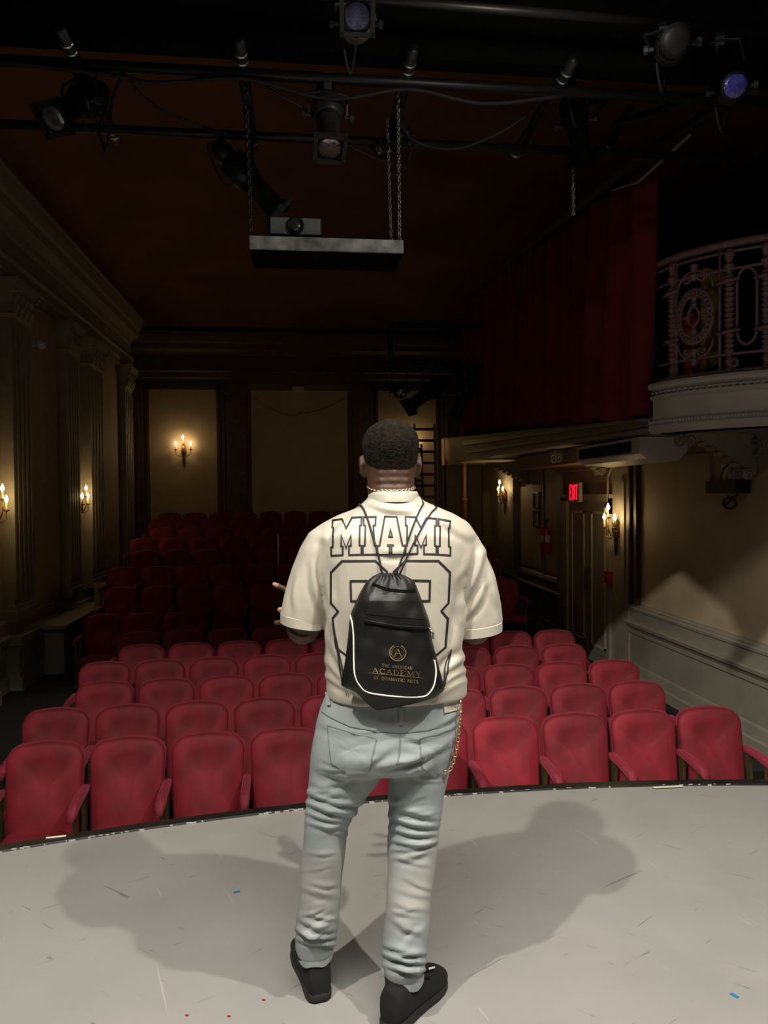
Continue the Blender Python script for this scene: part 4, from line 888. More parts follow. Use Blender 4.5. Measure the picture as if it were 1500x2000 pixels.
pb.rings([pxring(y, l, r, Y, ry, 2.2) for y, l, r, ry, Y in LL])
RR = [(1470, 756, 880, .125, 2.295), (1510, 759, 873, .12, 2.29), (1545, 757, 866, .112, 2.285), (1580, 759, 861, .103, 2.275), (1610, 760, 855, .096, 2.27), (1650, 757, 852, .09, 2.26), (1700, 757, 848, .084, 2.245), (1760, 754, 842, .078, 2.225), (1800, 752, 838, .074, 2.215), (1850, 749, 834, .07, 2.20), (1880, 746, 831, .068, 2.19), (1898, 749, 828, .063, 2.19), (1910, 756, 822, .056, 2.19)]
pb.rings([pxring(y, l, r, Y, ry, 2.2) for y, l, r, ry, Y in RR])
JEA = remesh(pb, 'jeans', 0.006, 5, m=M_JEANS)
relax_noise(JEA, .0018, 22, 5)
FJ = [(598, 1552, 712, 1575, 7, .008), (598, 1572, 700, 1596, 7, .009), (600, 1592, 682, 1606, 6, .007), (604, 1612, 670, 1618, 6, .005), (612, 1535, 690, 1560, 8, .004),
      (700, 1500, 760, 1470, 9, .005), (640, 1480, 740, 1500, 12, .003), (762, 1502, 890, 1445, 9, .009), (775, 1520, 880, 1480, 8, .005),
      (764, 1570, 850, 1602, 7, .006), (762, 1600, 852, 1618, 7, .009), (764, 1622, 850, 1634, 6, .008), (766, 1646, 850, 1650, 6, .008), (768, 1664, 848, 1648, 6, .006), (772, 1680, 835, 1672, 6, .004),
      (584, 1800, 650, 1822, 6, .006), (580, 1820, 652, 1834, 6, .009), (582, 1838, 650, 1848, 5, .008), (650, 1790, 600, 1815, 6, .005), (592, 1740, 655, 1755, 8, .003),
      (752, 1850, 830, 1868, 6, .006), (748, 1868, 832, 1884, 6, .009), (752, 1890, 826, 1898, 5, .007), (770, 1770, 830, 1780, 7, .003), (765, 1800, 820, 1830, 8, .004), (820, 1810, 780, 1850, 7, .004),
      (860, 1420, 898, 1395, 7, .005), (850, 1440, 893, 1418, 7, .005), (855, 1475, 885, 1450, 7, .004), (625, 1420, 700, 1440, 10, .003)]
rf = random.Random(11)
for (xa, xb, ya, yb, n_, am_) in ((600, 690, 1530, 1625, 9, .004), (762, 852, 1560, 1685, 11, .004), (580, 655, 1790, 1850, 9, .0055), (750, 830, 1835, 1900, 9, .0055), (590, 665, 1640, 1780, 6, .0022), (758, 842, 1690, 1830, 7, .0025), (620, 740, 1400, 1510, 6, .003), (770, 885, 1420, 1520, 7, .004)):
    for _ in range(n_):
        y_ = rf.uniform(ya, yb); x_ = rf.uniform(xa, xa+(xb-xa)*.45); l_ = rf.uniform(.35, .8)*(xb-xa); sl = rf.uniform(-.35, .35)
        FJ.append((x_, y_, min(x_+l_, xb+5), y_+sl*l_, rf.uniform(3.5, 6.5), am_*rf.uniform(.5, 1.2)))
folds(JEA, FJ)
jj = BVHTree.FromPolygons([v.co[:] for v in JEA.data.vertices], [p.vertices[:] for p in JEA.data.polygons])
def c4(P): return [(540+x/3.031, 1340+y/3.031) for x, y in P]
M_SEAM = mat('denim_seam', (0.20, 0.215, 0.215), 0.85, noise=.2, scale=60)
def patch(poly, bvh, off, name, m, n=12):
    """thin cloth patch with the outline poly (four or more pixel corners, as a fan of quads) lying on a surface"""
    P = [Vector(p) for p in poly]; c_ = sum(P, Vector((0, 0)))/len(P); b = MB(); k_ = len(P); outl = []
    for i in range(k_):
        for s_ in range(6): outl.append(P[i].lerp(P[(i+1) % k_], s_/6))
    R_ = []
    for g, o_ in ((1.0, 0.0003), (.985, off), (.8, off), (.55, off), (.3, off), (.06, off)):
        rr = []
        for p in outl:
            q = c_.lerp(p, g); h_ = hit(bvh, q.x, q.y, o_); rr.append(h_[0] if h_ else None)
        if any(x is None for x in rr): continue
        R_.append(rr)
    b.rings(R_, caps=False); n_ = len(R_[0]); b.f.append(tuple((len(R_)-1)*n_+q for q in range(n_)))
    return autosmooth(b.build(name, m, None), 60)
kids = []
def hem(rr, Y, y, l, r, wd):
    a_ = pxring(y, l, r, Y, rr, 2.2); cx = sum(q[0] for q in a_)/len(a_); R_ = []
    for dz, g in ((-wd*.5, .93), (-wd*.5, 1.0), (wd*.15, 1.02), (wd*.5, .97)): R_.append([(cx+(q[0]-cx)*g, Y+(q[1]-Y)*g, q[2]+dz+.003*math.sin(k_*.9)) for k_, q in enumerate(a_)])
    return autosmooth(MB().rings(R_, caps=False).build('hem', M_JEANS, None), 50)
kids += [hem(.064, 2.33, 1858, 580, 650, .026), hem(.063, 2.19, 1904, 752, 827, .026)]
for P in ([(305,232),(440,275),(590,310),(548,512),(425,520),(325,450)], [(848,310),(950,285),(1052,245),(1020,465),(935,545),(862,480)]):
    kids.append(patch(c4(P), jj, .0032, 'back_pocket', M_JEANS)); sm = MB(); ribbon(sm, jj, c4(P), 1.5, True, .0042); kids.append(sm.build('pocket_stitching', M_SEAM, None))
sm = MB()
for P in ([(270,150),(330,190),(440,240),(600,268),(735,276),(900,258),(1000,225),(1062,180)], [(735,276),(728,380),(715,470)], [(735,140),(735,235)], [(300,40),(318,120)]): ribbon(sm, jj, c4(P), 1.8, False, .003)
kids.append(sm.build('seam', M_SEAM, None))
for P, w_ in (([(783, 1384), (784, 1416)], 8), ([(642, 1352), (645, 1378)], 7)):
    sm = MB(); ribbon(sm, jj, P, w_, False, .006); kids.append(sm.build('belt_loop', M_JEANS, None))
LBL = patch([(865, 1368), (895, 1361), (896, 1386), (867, 1393)], jj, .004, 'waist_label', M_LABEL); kids.append(LBL)
lt = MB()
for P in ([(874, 1375), (873, 1384)], [(878, 1377), (881, 1375), (882, 1379), (879, 1380), (878, 1377)], [(882, 1379), (880, 1384)], [(885, 1375), (888, 1375), (888, 1381), (885, 1381), (885, 1375)], [(890, 1373), (894, 1372), (892, 1380)]): ribbon(lt, jj, P, 1.2, False, .0052, 3)
LBT = lt.build('label_stamp', M_LABELT, None)

# ---- body: head, neck, trunk, arms with hands, legs: one surface
HX = W(764, 880, 2.31).x
def zpx(py, Y=2.30): return W(764, py, Y).z
ztop, zchin = zpx(821), zpx(945)
HEAD = [  # py, half width px, front depth, back depth
    (985, 45, .066, .070), (965, 46, .068, .078), (950, 47, .075, .082), (938, 46.5, .085, .083), (925, 47, .098, .083), (914, 48, .106, .086), (900, 51.5, .111, .092), (885, 53.2, .113, .099), (870, 53.4, .113, .103), (856, 51.2, .110, .103), (846, 47.5, .104, .098), (838, 41, .093, .089), (831, 31.5, .074, .072), (825.5, 21, .050, .050), (822, 11, .027, .027), (820.5, 4, .010, .010)]
HZ = [zpx(h[0]) for h in HEAD]
def headring(i_, g=0.0):
    py, hwp, fr, bk = HEAD[i_]; c_ = Vector((HX, 2.325, HZ[i_])); s_ = 2.30/1444
    return sring(c_, hwp*s_+g, fr+g, 36, 2.08, 0, bk+g)
bb = MB(); bb.rings([headring(i) for i in range(len(HEAD))])
s_ = 2.3/1444
# face: nose, brow, lips, chin, cheeks
fz = lambda f: zchin+(ztop-zchin)*f
fy_ = 2.325
bb.tube([(HX, fy_+.105, fz(.52)), (HX, fy_+.122, fz(.40)), (HX, fy_+.128, fz(.32)), (HX, fy_+.10, fz(.28))], [.010, .014, .020, .012], 8)
for e in (-1, 1): bb.sphere((HX+e*.017, fy_+.112, fz(.30)), .013, 8, 6); bb.tube([(HX+e*.012, fy_+.108, fz(.56)), (HX+e*.05, fy_+.095, fz(.57))], [.010, .010], 6)
bb.sphere((HX, fy_+.105, fz(.19)), .024, 10, 6, (1.1, .6, .45)); bb.sphere((HX, fy_+.100, fz(.15)), .024, 10, 6, (1.0, .6, .45)); bb.sphere((HX, fy_+.085, fz(.05)), .035, 10, 6, (1, .8, .7))
for e in (-1, 1):      # ears
    cx = HX+e*56*s_; cz = zpx(911)
    bb.tube([(cx-e*.010, fy_+.018, cz-.030), (cx, fy_+.008, cz-.018), (cx+e*.003, fy_-.004, cz+.008), (cx+e*.002, fy_+.004, cz+.028), (cx-e*.006, fy_+.022, cz+.028)], [.009, .010, .009, .010, .008], 8)
    bb.sphere((cx-e*.006, fy_+.016, cz), .022, 8, 6, (.35, .8, 1.2))
for py, am, rz in ((924, .012, .012), (939, .012, .0125), (954, .010, .012)):   # folds at the nape
    z = zpx(py, 2.24); bb.tube([(HX-.064, 2.288, z-.004), (HX-.038, 2.258, z), (HX, 2.2475, z+.001), (HX+.038, 2.258, z), (HX+.064, 2.288, z-.004)], [.005, rz*.85, rz*.92, rz*.85, .005], 10)
bb.rings([pxring(y, l+22, r-22, 2.305, ry-.035, 2.3) for y, l, r, ry, p in T_[:-3]])
bb.rings([pxring(y, l, r, 2.305, ry, 2.2) for y, l, r, ry in ((1010, 690, 850, .075), (985, 718, 812, .07), (965, 720, 808, .07), (950, 722, 806, .068))])
bb.rings([pxring(y, l+14, r-14, 2.30, ry-.03, 2.2) for y, l, r, ry in ((1335, 650, 890, .15), (1400, 640, 890, .15), (1470, 625, 875, .14), (1500, 640, 860, .1))])
for seq in (LL, RR): bb.rings([pxring(y, l+13, r-13, Y, max(.03, ry-.025), 2.1) for y, l, r, ry, Y in seq])
def limb(pts, rad): bb.tube(pts, rad, 14)
def hand(wrist, palm_dir, across, up, curls, thumb_dir, tips=None):
    w_ = Vector(wrist); d = Vector(palm_dir).normalized(); a_ = Vector(across).normalized(); u_ = Vector(up).normalized()
    bb.tube([w_-d*.02, w_+d*.02, w_+d*.055, w_+d*.095], [.028, .034, .040, .036], 12)
    kn = []
    for i, (ln, off_, c_) in enumerate(zip((.078, .088, .082, .064), (.033, .012, -.011, -.032), curls)):
        k0 = w_+d*.092+a_*off_; dirv = d; pts = [k0-d*.03]; ang = 0; p = k0
        for seg, ca in zip((.45, .32, .26), (.5, .8, .6)):
            pts.append(p); ang += c_*ca; dv = (d*math.cos(ang) - u_*math.sin(ang)); p = p+dv*ln*seg
        pts.append(p); bb.tube(pts, [.011, .0105, .0098, .009, .0075], 8); bb.sphere(p, .0078, 8, 6); kn.append(p)
    th0 = w_+d*.03+a_*.030; td = Vector(thumb_dir).normalized(); q1 = th0+(td+a_*.6).normalized()*.035; q2 = q1+td*.034; q3 = q2+(td+d*.3).normalized()*.026
    bb.tube([th0-a_*.02, th0, q1, q2, q3], [.016, .016, .0135, .0115, .009], 8); bb.sphere(q3, .0092, 8, 6)
    return kn, q3
# left arm: elbow under the sleeve, forearm forward and up, index finger pointing out to the left
sh = W(640, 1060, 2.32); el = W(592, 1212, 2.30); el2 = W(592, 1226, 2.31); wr_ = W(612, 1205, 2.52)
limb([sh, sh.lerp(el, .5), el, el2+Vector((0, .02, 0))], [.062, .061, .058, .050]); limb([el+Vector((0, -.005, .0)), el2+Vector((0, .03, -.004)), el2.lerp(wr_, .5), wr_], [.056, .055, .045, .031])
wr2 = wr_
kn, th = hand(wr2, (-.35, .55, .55), (-.45, -.2, -.2), (.2, .5, -.8), (1.5, 1.7, 1.7, 1.6), (-.7, .1, -.25))
ft = W(536, 1141, 2.60); k0 = W(592, 1166, 2.585)
bb.tube([wr2+Vector((-.01, .03, .02)), k0.lerp(wr2, .25), k0, k0.lerp(ft, .45), k0.lerp(ft, .8), ft], [.026, .020, .0115, .0105, .0098, .0085], 10); bb.sphere(ft, .0086, 10, 8)
t2 = W(546, 1191, 2.58); bb.tube([wr2+Vector((0, .02, -.01)), W(585, 1192, 2.57), W(563, 1189, 2.58), t2], [.02, .0125, .0115, .0098], 10); bb.sphere(t2, .0098, 8, 6)
# right arm: elbow bent, hand hidden in front
sh = W(890, 1070, 2.32); el = W(932, 1216, 2.30); el2 = W(932, 1230, 2.31); wr_ = W(885, 1215, 2.53)
limb([sh, sh.lerp(el, .5), el, el2+Vector((0, .02, 0))], [.062, .061, .057, .046]); limb([el, el2+Vector((0, .03, -.002)), el2.lerp(wr_, .5), wr_], [.054, .053, .044, .030])
hand(wr_, (-.5, .6, .3), (.2, .2, .9), (-.7, -.5, .2), (.6, .7, .8, .9), (.1, .5, .8))
BODY = remesh(bb, 'body', 0.0042, 4, m=M_SKIN)
BODY['label'] = 'dark brown skin with bent elbows and one finger pointing left'
BODY.data.materials.append(M_PALM)
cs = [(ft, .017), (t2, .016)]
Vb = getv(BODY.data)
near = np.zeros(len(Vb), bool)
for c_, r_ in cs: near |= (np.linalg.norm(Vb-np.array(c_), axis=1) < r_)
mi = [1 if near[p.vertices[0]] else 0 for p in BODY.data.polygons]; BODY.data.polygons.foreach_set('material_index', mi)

# ---- hair: close cropped cap following the skull
hv = []; NA, NU = 64, 22
def headpoint(a_, z, g):
    z = max(HZ[0], min(HZ[-1], z)); i_ = max(j for j in range(len(HZ)) if HZ[j] <= z+1e-9); i_ = min(i_, len(HZ)-2); f = (z-HZ[i_])/(HZ[i_+1]-HZ[i_])
    py0, h0, f0, b0 = HEAD[i_]; py1, h1, f1, b1 = HEAD[i_+1]
    rx = (h0+(h1-h0)*f)*s_+g; fr = f0+(f1-f0)*f+g; bk = b0+(b1-b0)*f+g; ca, sa = math.cos(a_), math.sin(a_); p = 2.08
    return (HX+rx*math.copysign(abs(ca)**(2/p), ca), 2.325+(fr if sa > 0 else bk)*math.copysign(abs(sa)**(2/p), sa), z)
zb_, zs_, zf_ = zpx(918), zpx(900), zpx(852)
for u_i in range(NU+1):
    f = u_i/NU
    for k_ in range(NA):
        a_ = 2*PI*k_/NA; sa = math.sin(a_)
        lo = zb_+(zs_-zb_)*max(0, 1+sa*1.2)**1 if sa < 0 else zs_+(zf_-zs_)*min(1, (sa*1.15)**2)
        z = lo+(HZ[-1]-lo)*math.sin(f*PI/2); g = (.0005+.0062*min(1, f*3.2))
        x, y, zz_ = headpoint(a_, z, g); hv.append((x, y, zz_+(.005*f if f > .5 else 0)))
hf = [(u_i*NA+k_, u_i*NA+(k_+1) % NA, (u_i+1)*NA+(k_+1) % NA, (u_i+1)*NA+k_) for u_i in range(NU) for k_ in range(NA)] + [tuple(NU*NA+k_ for k_ in range(NA))]
HAIR = MB().add(hv, hf).build('hair', M_HAIR, None, True); HAIR['label'] = 'close cropped black hair'
M_EYE = mat('dark_eye', (.03, .018, .012), .2, noise=0)
EYES = [MB().sphere((HX+e*.032, fy_+.094, fz(.50)), .012, 10, 8).build('eye', M_EYE, None, True) for e in (-1, 1)]

# ---- shoes
def shoe(heel, heading, ankle):
    """built along its own length: heel at 0, toe at .29"""
    h0 = Vector((heel[0], heel[1], 0)); d = Vector((math.sin(heading), math.cos(heading), 0)); s = Vector((d.y, -d.x, 0))
    sec = [(l_*.95, w_, a_, b2_) for l_, w_, a_, b2_ in [(-.012, .026, .012, .07), (.0, .037, .010, .115), (.04, .043, .010, .135), (.09, .044, .010, .128), (.13, .046, .010, .108), (.17, .050, .010, .092), (.21, .053, .010, .082), (.25, .050, .010, .072), (.28, .038, .010, .058), (.296, .018, .012, .044)]]
    up_ = MB(); R_ = []
    for (l, hw_, z0, z1) in sec:
        c_ = h0+d*l; rr = []
        for k_ in range(20):
            a_ = 2*PI*k_/20; ca, sa = math.cos(a_), math.sin(a_)
            rr.append(c_+s*hw_*math.copysign(abs(ca)**.8, ca)+Vector((0, 0, (z0+z1)/2+(z1-z0)/2*math.copysign(abs(sa)**.75, sa))))
        R_.append(rr)
    up_.rings(R_); an = Vector(ankle)
    up_.rings([[Vector((an.x, an.y, 0)).lerp(h0+d*.055, t_)+s*w_*math.cos(a_)+d*l_*math.sin(a_)+Vector((0, 0, z)) for a_ in [2*PI*k_/20 for k_ in range(20)]] for z, w_, l_, t_ in ((.05, .038, .055, 1), (.10, .043, .058, .6), (an.z-.015, .055, .066, .1), (an.z+.006, .057, .068, 0))])
    u = remesh(up_, 'shoe', .005, 4, m=M_SHOE)
    so = MB(); O = [(l_*.95, w_) for l_, w_ in [(-.016, .016), (-.012, .026), (-.002, .036), (.02, .042), (.06, .043), (.10, .043), (.15, .047), (.20, .053), (.24, .052), (.265, .045), (.285, .032), (.297, .016)]]
    ol = [h0+d*l+s*w_ for l, w_ in O]+[h0+d*l-s*w_ for l, w_ in reversed(O)]
    cc_ = h0+d*.14; so.rings([[cc_+(p-cc_)*g+Vector((0, 0, z)) for p in ol] for z, g in ((.001, .97), (.006, 1.0), (.022, 1.0), (.027, .975))]); sole = autosmooth(so.build('sole', M_SOLE, None), 50)
    la = MB(); e0 = h0+d*.135+Vector((0, 0, .112))
    for e in (-1, 1): la.tube(catmull([e0, e0+s*e*.025+d*.012+Vector((0, 0, .014)), e0+s*e*.045+d*.02+Vector((0, 0, -.012)), e0+s*e*.03-d*.005+Vector((0, 0, -.004)), e0], 5), .0024, 6)
    la.tube([e0, e0+s*.02+d*.03+Vector((0, 0, -.012)), e0+s*.026+d*.065+Vector((0, 0, -.022))], .0024, 6)
    lc = la.build('lace', M_CORD, None, True)
    tp = MB().tube([e0+s*.022+d*.04+Vector((0, 0, -.013)), e0+s*.026+d*.068+Vector((0, 0, -.021))], .0031, 6).build('lace_tip', M_PIPING, None)
    return u, sole, lc, tp
S1 = shoe((.045, 2.275), math.radians(-11), W(607, 1848, 2.335)); S2 = shoe((.245, 2.12), math.radians(43), W(789, 1893, 2.195))
adopt(JER, PERSON); adopt(JEA, PERSON); adopt(BODY, PERSON)
for o in [bl, br, COL] + PRTS: adopt(o, JER)
for o in kids: adopt(o, JEA)
adopt(LBT, JEA); adopt(HAIR, PERSON)
for o in EYES: adopt(o, PERSON)
JER['label'] = 'cream short sleeved football jersey'; JEA['label'] = 'light washed blue jeans'
for S in (S1, S2):
    adopt(S[0], PERSON); S[0]['label'] = 'black suede ankle shoe'
    for o in S[1:]: adopt(o, S[0])
# necklace and waist chain
nk = [(HX+.070*math.cos(a_)*1.0, 2.315+.083*math.sin(a_), zpx(961, 2.235)+.018*(1+math.sin(a_))*.9) for a_ in [2*PI*k_/60 for k_ in range(60)]]
nb = MB()
for k_ in range(60):
    p = Vector(nk[k_]); t_ = (Vector(nk[(k_+1) % 60])-Vector(nk[k_-1])).normalized(); u_ = Vector((0, 0, 1)) if k_ % 2 else t_.cross(Vector((0, 0, 1))); u_ = (u_-t_*u_.dot(t_)).normalized()
    nb.tube([p+t_*.0085*math.cos(q)+u_*.0062*math.sin(q) for q in [2*PI*j/8 for j in range(8)]], .0021, 4, closed=True)
adopt(nb.build('necklace', mat('pale_gold', (.80, .72, .52), .25, metal=.85), None, True), PERSON)
cpx = [(900, 1368), (899, 1392), (898, 1408), (896, 1430), (893, 1455), (889, 1475), (883, 1495), (876, 1506), (868, 1508)]
P = catmull([W(x, y, 2.185) for i_, (x, y) in enumerate(cpx)], 10); wb = MB(); acc = 0; i_ = 0; last = P[0]; n_ = 0
wb.tube([P[0], P[6]], .0028, 6)
for j in range(8, len(P)-1):
    if (P[j]-last).length > .0095:
        last = P[j]; t_ = (P[j+1]-P[j-1]).normalized(); n_ += 1; u_ = Vector((1, 0, 0)) if n_ % 2 else Vector((0, 1, 0)); u_ = (u_-t_*u_.dot(t_)).normalized()
        wb.tube([last+t_*.0085*math.cos(q)+u_*.0048*math.sin(q) for q in [2*PI*k_/8 for k_ in range(8)]], .0016, 4, closed=True)
adopt(wb.build('waist_chain', M_GOLD, None, True), PERSON)

# ================================================================== DRAWSTRING BAG
OUT_L = [(1119, 741), (1126, 726), (1138, 714), (1155, 704), (1175, 695), (1195, 686), (1215, 682), (1250, 679), (1290, 674), (1320, 669), (1341, 666), (1349, 690), (1358, 702), (1370, 712), (1382, 726), (1387, 737)]
OUT_R = [(1119, 778), (1124, 792), (1130, 803), (1140, 812), (1155, 817), (1175, 825), (1195, 832), (1215, 839), (1250, 844), (1290, 854), (1320, 862), (1343, 869), (1352, 864), (1362, 850), (1372, 820), (1382, 775), (1387, 742)]
def interp(T, y):
    for (y0, x0), (y1, x1) in zip(T, T[1:]):
        if y0 <= y <= y1: return x0+(x1-x0)*(y-y0)/(y1-y0)
    return T[-1][1]
rows = [1119+(1387-1119)*i_/44 for i_ in range(45)]; NU = 30
ymid = []
for y in rows:
    h_ = hit(jt, (interp(OUT_L, y)+interp(OUT_R, y))/2, min(y, 1345), 0); ymid.append(h_[0].y if h_ else ymid[-1])
ymid = [sum(ymid[max(0, i_-4):i_+5])/len(ymid[max(0, i_-4):i_+5]) for i_ in range(len(ymid))]
fr_v, bk_v = [], []
for i_, y in enumerate(rows):
    l, r = interp(OUT_L, y), interp(OUT_R, y); f = i_/44; T = .050*min(1, (f*5)**.7)*(1-.30*max(0, f-.75)/.25)+.012
    T *= min(1, .35+(1-f)*6)
    for k_ in range(NU+1):
        u_ = -1+2*k_/NU; x = l+(r-l)*(u_+1)/2; e_ = math.sqrt(max(0, 1-abs(u_)**2.6))
        pl = .006*math.sin(u_*17+1.3*math.sin(f*20))*max(0, 1-f*6) + .0022*math.sin(x*.11+y*.07)+.0018*math.sin(x*.05-y*.13+2)
        Yb = ymid[i_]-.004
        fr_v.append(W(x, y, Yb-.004-T*e_+pl*e_)); bk_v.append(W(x, y, Yb-.002+.002*(1-e_)))
gm = MB(); nR = 45; st = NU+1; off_ = nR*st; fs = []
for i_ in range(nR-1):
    for k_ in range(NU):
        a_ = i_*st+k_; fs += [(a_, a_+1, a_+st+1, a_+st), (off_+a_+st, off_+a_+st+1, off_+a_+1, off_+a_)]
    for k_ in (0, NU):
        a_ = i_*st+k_; fs.append((a_, a_+st, off_+a_+st, off_+a_) if k_ == 0 else (a_+st, a_, off_+a_, off_+a_+st))
for i_ in (0, nR-1):
    for k_ in range(NU):
        a_ = i_*st+k_; fs.append((a_+1, a_, off_+a_, off_+a_+1) if i_ == 0 else (a_, a_+1, off_+a_+1, off_+a_))
BAG = thing('drawstring_bag', 'black drawstring bag with gold crest hanging on the back of the jersey', 'bag', tuple(W(765, 1385, 2.1)))
BG = gm.add(fr_v+bk_v, fs).build('pouch', M_BAG, BAG, True)
offb = PLOC[BAG.name]
bt = BVHTree.FromPolygons([tuple(Vector(v.co)+offb) for v in BG.data.vertices], [p.vertices[:] for p in BG.data.polygons])
def c5(P): return [(640+x/5.769, 1100+y/5.769) for x, y in P]
def bagtube(name, P, r, m, off=.002, dens=4):
    Q = catmull([(x, y, 0) for x, y in P], dens); pts = []
    for q in Q:
        h_ = hit(bt, q.x, q.y, off)
        if h_: pts.append(h_[0])
    return MB().tube(pts, r, 6).build(name, m, BAG, True)
bagtube('piping', c5([(262,590),(283,680),(293,780),(297,1000),(300,1180),(312,1270),(340,1345),(430,1440),(600,1480),(900,1503),(1080,1495),(1150,1450),(1195,1370),(1215,1250),(1210,1160),(1196,1090)]), .0024, M_PIPING)
zp = bagtube('zip', c5([(415,668),(560,690),(700,712),(920,738),(1145,748)]), .0032, M_BLACK)
sm = MB(); ribbon(sm, bt, c5([(425,640),(600,672),(800,705),(1130,722)]), 1.6, False, .0012); sm.build('stitching', mat('bag_seam', (.028, .027, .024), .6), BAG)
sm = MB(); ribbon(sm, bt, c5([(505,238),(600,275),(700,305),(850,320),(1018,312)]), 6, False, .0022); sm.build('pocket_hem', M_BLACK, BAG)
pk = MB(); n1 = 40
gr = []
for i_ in range(n1+1):
    f = i_/n1; lft = Vector((505, 262)).lerp(Vector((432, 570)), f); rgt = Vector((1015, 330)).lerp(Vector((1120, 640)), f); row = []
    for k_ in range(n1+1):
        q = lft.lerp(rgt, k_/n1); h_ = hit(bt, *c5([(q.x, q.y)])[0], .0012); row.append(h_[0] if h_ else None)
    gr.append(row)
for i_ in range(n1):
    for k_ in range(n1):
        q4 = [gr[i_][k_], gr[i_][k_+1], gr[i_+1][k_+1], gr[i_+1][k_]]
        if all(x is not None for x in q4): pk.add(q4, [(0, 1, 2, 3)])
pk.build('front_pocket', M_BAGP, BAG, True)
h1 = hit(bt, *c5([(1140, 745)])[0], .004); p1 = h1[0] if h1 else W(838, 1229, 2.1)
pt = MB().tube([p1, p1+Vector((.008, -.002, -.012)), p1+Vector((.009, 0, -.028))], [.002, .0035, .0025], 6); pt.sphere(p1, .0042, 8, 6); pt.build('zip_pull', M_STEEL, BAG, True)
# printed crest and words
gp = MB()
def arc(cx, cy, r, a0, a1, n=26): return [(cx+r*math.cos(a0+(a1-a0)*i_/n), cy+r*math.sin(a0+(a1-a0)*i_/n)) for i_ in range(n+1)]
def gold(P, wpx, closed=False): ribbon(gp, bt, P, wpx, closed, .0014, 3)
ccx, ccy = c5([(788, 1008)])[0]
gold(arc(ccx, ccy, 15.6, -PI*.36, PI*1.36), 2.1); gold(arc(ccx, ccy, 12.2, 0, 2*PI), .7)
gold([(ccx-6, ccy+7), (ccx+.5, ccy-8)], 1.0); gold([(ccx+.5, ccy-8), (ccx+6.5, ccy+7)], 1.9); gold([(ccx-3.6, ccy+1.8), (ccx+3.6, ccy+1.8)], .8); gold([(ccx-8, ccy+7), (ccx-3.6, ccy+7)], .8); gold([(ccx+3.8, ccy+7), (ccx+9, ccy+7)], .8)
G = {  # serif capitals in a unit box: strokes (points, weight: 0 thin, 1 thick)
 'A': [([(.05,1),(.47,0)],0), ([(.47,0),(.95,1)],1), ([(.22,.65),(.72,.65)],0), ([(0,1),(.2,1)],0), ([(.8,1),(1,1)],0)],
 'C': [([(.92,.22),(.75,.05),(.5,0),(.22,.12),(.06,.5),(.22,.88),(.5,1),(.75,.96),(.95,.78)],1), ([(.92,.04),(.92,.28)],0)],
 'D': [([(.15,0),(.15,1)],1), ([(.02,0),(.5,0),(.82,.14),(.96,.5),(.82,.86),(.5,1),(.02,1)],0), ([(.9,.3),(.96,.5),(.9,.7)],1)],
 'E': [([(.18,0),(.18,1)],1), ([(.03,0),(.9,0),(.9,.2)],0), ([(.18,.48),(.65,.48)],0), ([(.03,1),(.92,1),(.95,.78)],0)],
 'F': [([(.18,0),(.18,1)],1), ([(.03,0),(.9,0),(.9,.2)],0), ([(.18,.48),(.65,.48)],0), ([(.02,1),(.36,1)],0)],
 'H': [([(.16,0),(.16,1)],1), ([(.84,0),(.84,1)],1), ([(.16,.5),(.84,.5)],0), ([(.02,0),(.3,0)],0), ([(.7,0),(.98,0)],0), ([(.02,1),(.3,1)],0), ([(.7,1),(.98,1)],0)],
 'I': [([(.5,0),(.5,1)],1), ([(.25,0),(.75,0)],0), ([(.25,1),(.75,1)],0)],
 'M': [([(.12,1),(.16,0)],0), ([(.16,0),(.5,.9)],1), ([(.5,.9),(.86,0)],0), ([(.86,0),(.9,1)],1), ([(0,1),(.24,1)],0), ([(.76,1),(1,1)],0), ([(.02,0),(.16,0)],0), ([(.86,0),(1,0)],0)],
 'N': [([(.15,1),(.15,0)],0), ([(.15,0),(.85,1)],1), ([(.85,1),(.85,0)],0), ([(.02,1),(.28,1)],0), ([(.7,0),(1,0)],0), ([(.0,0),(.15,0)],0)],
 'O': [([(.5,0),(.2,.12),(.05,.5),(.2,.88),(.5,1),(.8,.88),(.95,.5),(.8,.12),(.5,0)],0), ([(.1,.3),(.05,.5),(.1,.7)],1), ([(.9,.3),(.95,.5),(.9,.7)],1)],
 'R': [([(.16,0),(.16,1)],1), ([(.02,0),(.55,0),(.78,.1),(.8,.35),(.6,.5),(.16,.52)],0), ([(.5,.52),(.95,1)],1), ([(.02,1),(.32,1)],0)],
 'S': [([(.82,.2),(.65,.03),(.35,.02),(.15,.2),(.25,.42),(.7,.58),(.85,.8),(.65,.98),(.3,.98),(.1,.8)],1)],
 'T': [([(.5,0),(.5,1)],1), ([(.05,.2),(.05,0),(.95,0),(.95,.2)],0), ([(.3,1),(.7,1)],0)],
 'Y': [([(.08,0),(.5,.5)],1), ([(.92,0),(.5,.5)],0), ([(.5,.5),(.5,1)],1), ([(0,0),(.22,0)],0), ([(.78,0),(1,0)],0), ([(.32,1),(.68,1)],0)]}
def words(txt, x0, y0, x1, y1, hgt, thin, thick, narrow=.62):
    """one line of capitals from (x0,y0) to (x1,y1) (baseline tops in photo pixels), height hgt"""
    adv = {' ': .55, 'I': .5, 'M': 1.15}; tot = sum(adv.get(ch, .92) for ch in txt); a_ = Vector((x0, y0)); d = (Vector((x1, y1))-a_); p = 0
    ux = d/tot
    for ch in txt:
        w_ = adv.get(ch, .92)
        if ch in G:
            for P, wt in G[ch]: gold([tuple(a_+ux*(p+w_*.10+x*w_*.78)+Vector((0, y*hgt))) for x, y in P], thick if wt else thin)
        p += w_
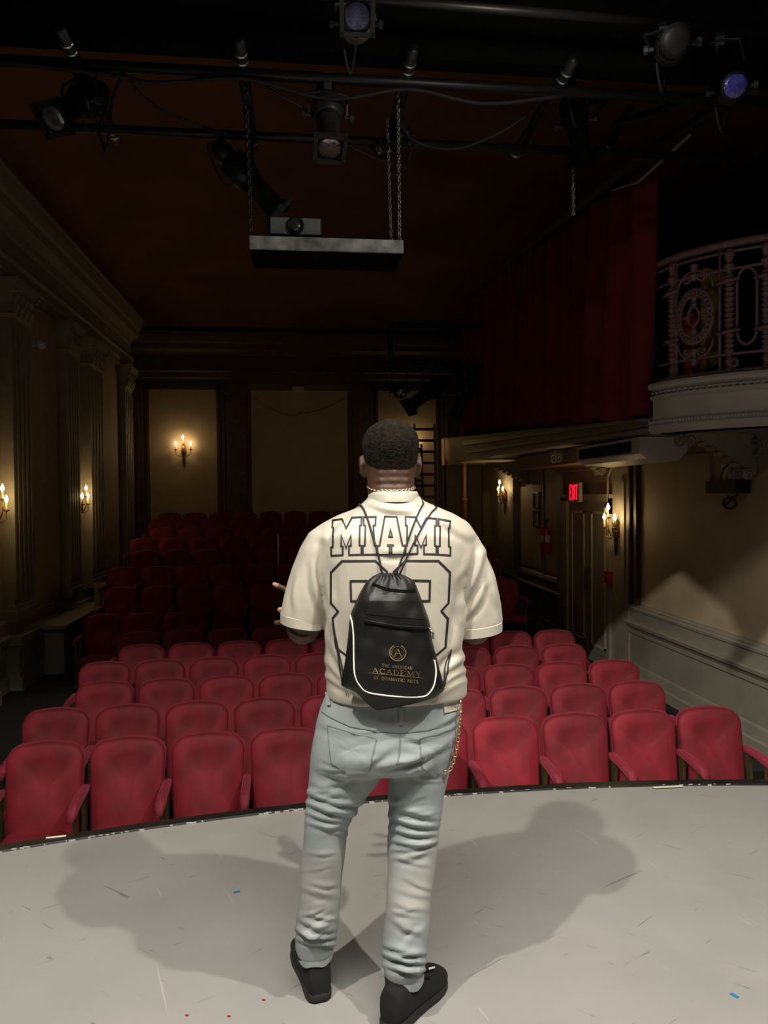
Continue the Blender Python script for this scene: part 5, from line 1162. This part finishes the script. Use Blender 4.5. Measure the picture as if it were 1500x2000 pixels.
cg = gp.build('crest', M_GOLDP, BAG); cg['label'] = 'gold laurel ring with a letter'; gp = MB()
words('THE AMERICAN', *c5([(610, 1132)])[0], *c5([(955, 1168)])[0], 5.6, .7, 1.1)
gp.build('print_line', M_GOLDP, BAG); gp = MB()
words('ACADEMY', *c5([(500, 1178)])[0], *c5([(1058, 1228)])[0], 10.0, .8, 1.6)
gp.build('print_line', M_GOLDP, BAG); gp = MB()
words('OF DRAMATIC ARTS', *c5([(518, 1270)])[0], *c5([(1025, 1318)])[0], 6.0, .75, 1.2)
gp.build('print_line', M_GOLDP, BAG); gp = MB()
gold([c5([(465, 1236)])[0], c5([(770, 1264)])[0], c5([(1075, 1292)])[0]], .9)
gp.build('print_rule', M_GOLDP, BAG)
# cords over the shoulders and from the lower corners
def cord(P, r=.0027):
    pts = []
    for q in catmull([(x, y, 0) for x, y in P], 7):
        h_ = hit(jt, q.x, q.y, .004); pts.append(h_[0] if h_ else None)
    pts = [p for p in pts if p is not None]; return pts
def frontpt(x, z):
    h_ = jt.ray_cast(Vector((x, 4.0, z)), Vector((0, -1, 0)))[0]; return Vector((x, (h_.y if h_ else 2.42)+.004, z))
def sidept(y, z, sg):
    h_ = jt.ray_cast(Vector((.27+sg*.05, y, z)), Vector((sg, 0, 0)))[0]; return h_
def cordobj(P, front=None, r=.0027, end=None):
    pts = cord(P)
    if front:
        sg = front; s0 = pts[0]; pre = []
        for k_ in range(9):
            f = k_/8; pre.append(frontpt(s0.x+sg*(.02+.13*f**1.5), 1.50-.42*f))
        h_ = jt.ray_cast(Vector((s0.x, s0.y+.07, 2.0)), Vector((0, 0, -1)))[0]; mid = [h_+Vector((0, 0, .004))] if h_ else []
        pts = list(reversed(pre)) + mid + pts
    if end: pts.append(W(end[0], end[1], pts[-1].y-.012))
    MB().tube(pts, r, 6).build('cord', M_CORD, BAG, True)
cordobj([(700, 985), (708, 992), (718, 1015), (730, 1055), (739, 1085), (744, 1112)], -1, .0034, (748, 1121))
cordobj([(826, 985), (818, 1000), (804, 1035), (790, 1075), (780, 1105)], 1, .0026, (774, 1121))
cordobj([(852, 993), (840, 1005), (822, 1035), (803, 1070), (790, 1100)], 1, .0026, (781, 1121))
cordobj([(650, 1215), (655, 1245), (662, 1285), (668, 1320)], None, .0022, (669, 1340))
cordobj([(656, 1240), (664, 1280), (671, 1310)], None, .0020, (671, 1338))
cordobj([(880, 1268), (876, 1295), (871, 1325)], None, .0022, (868, 1341))
cordobj([(876, 1275), (870, 1300), (867, 1325)], None, .0020, (866, 1341))
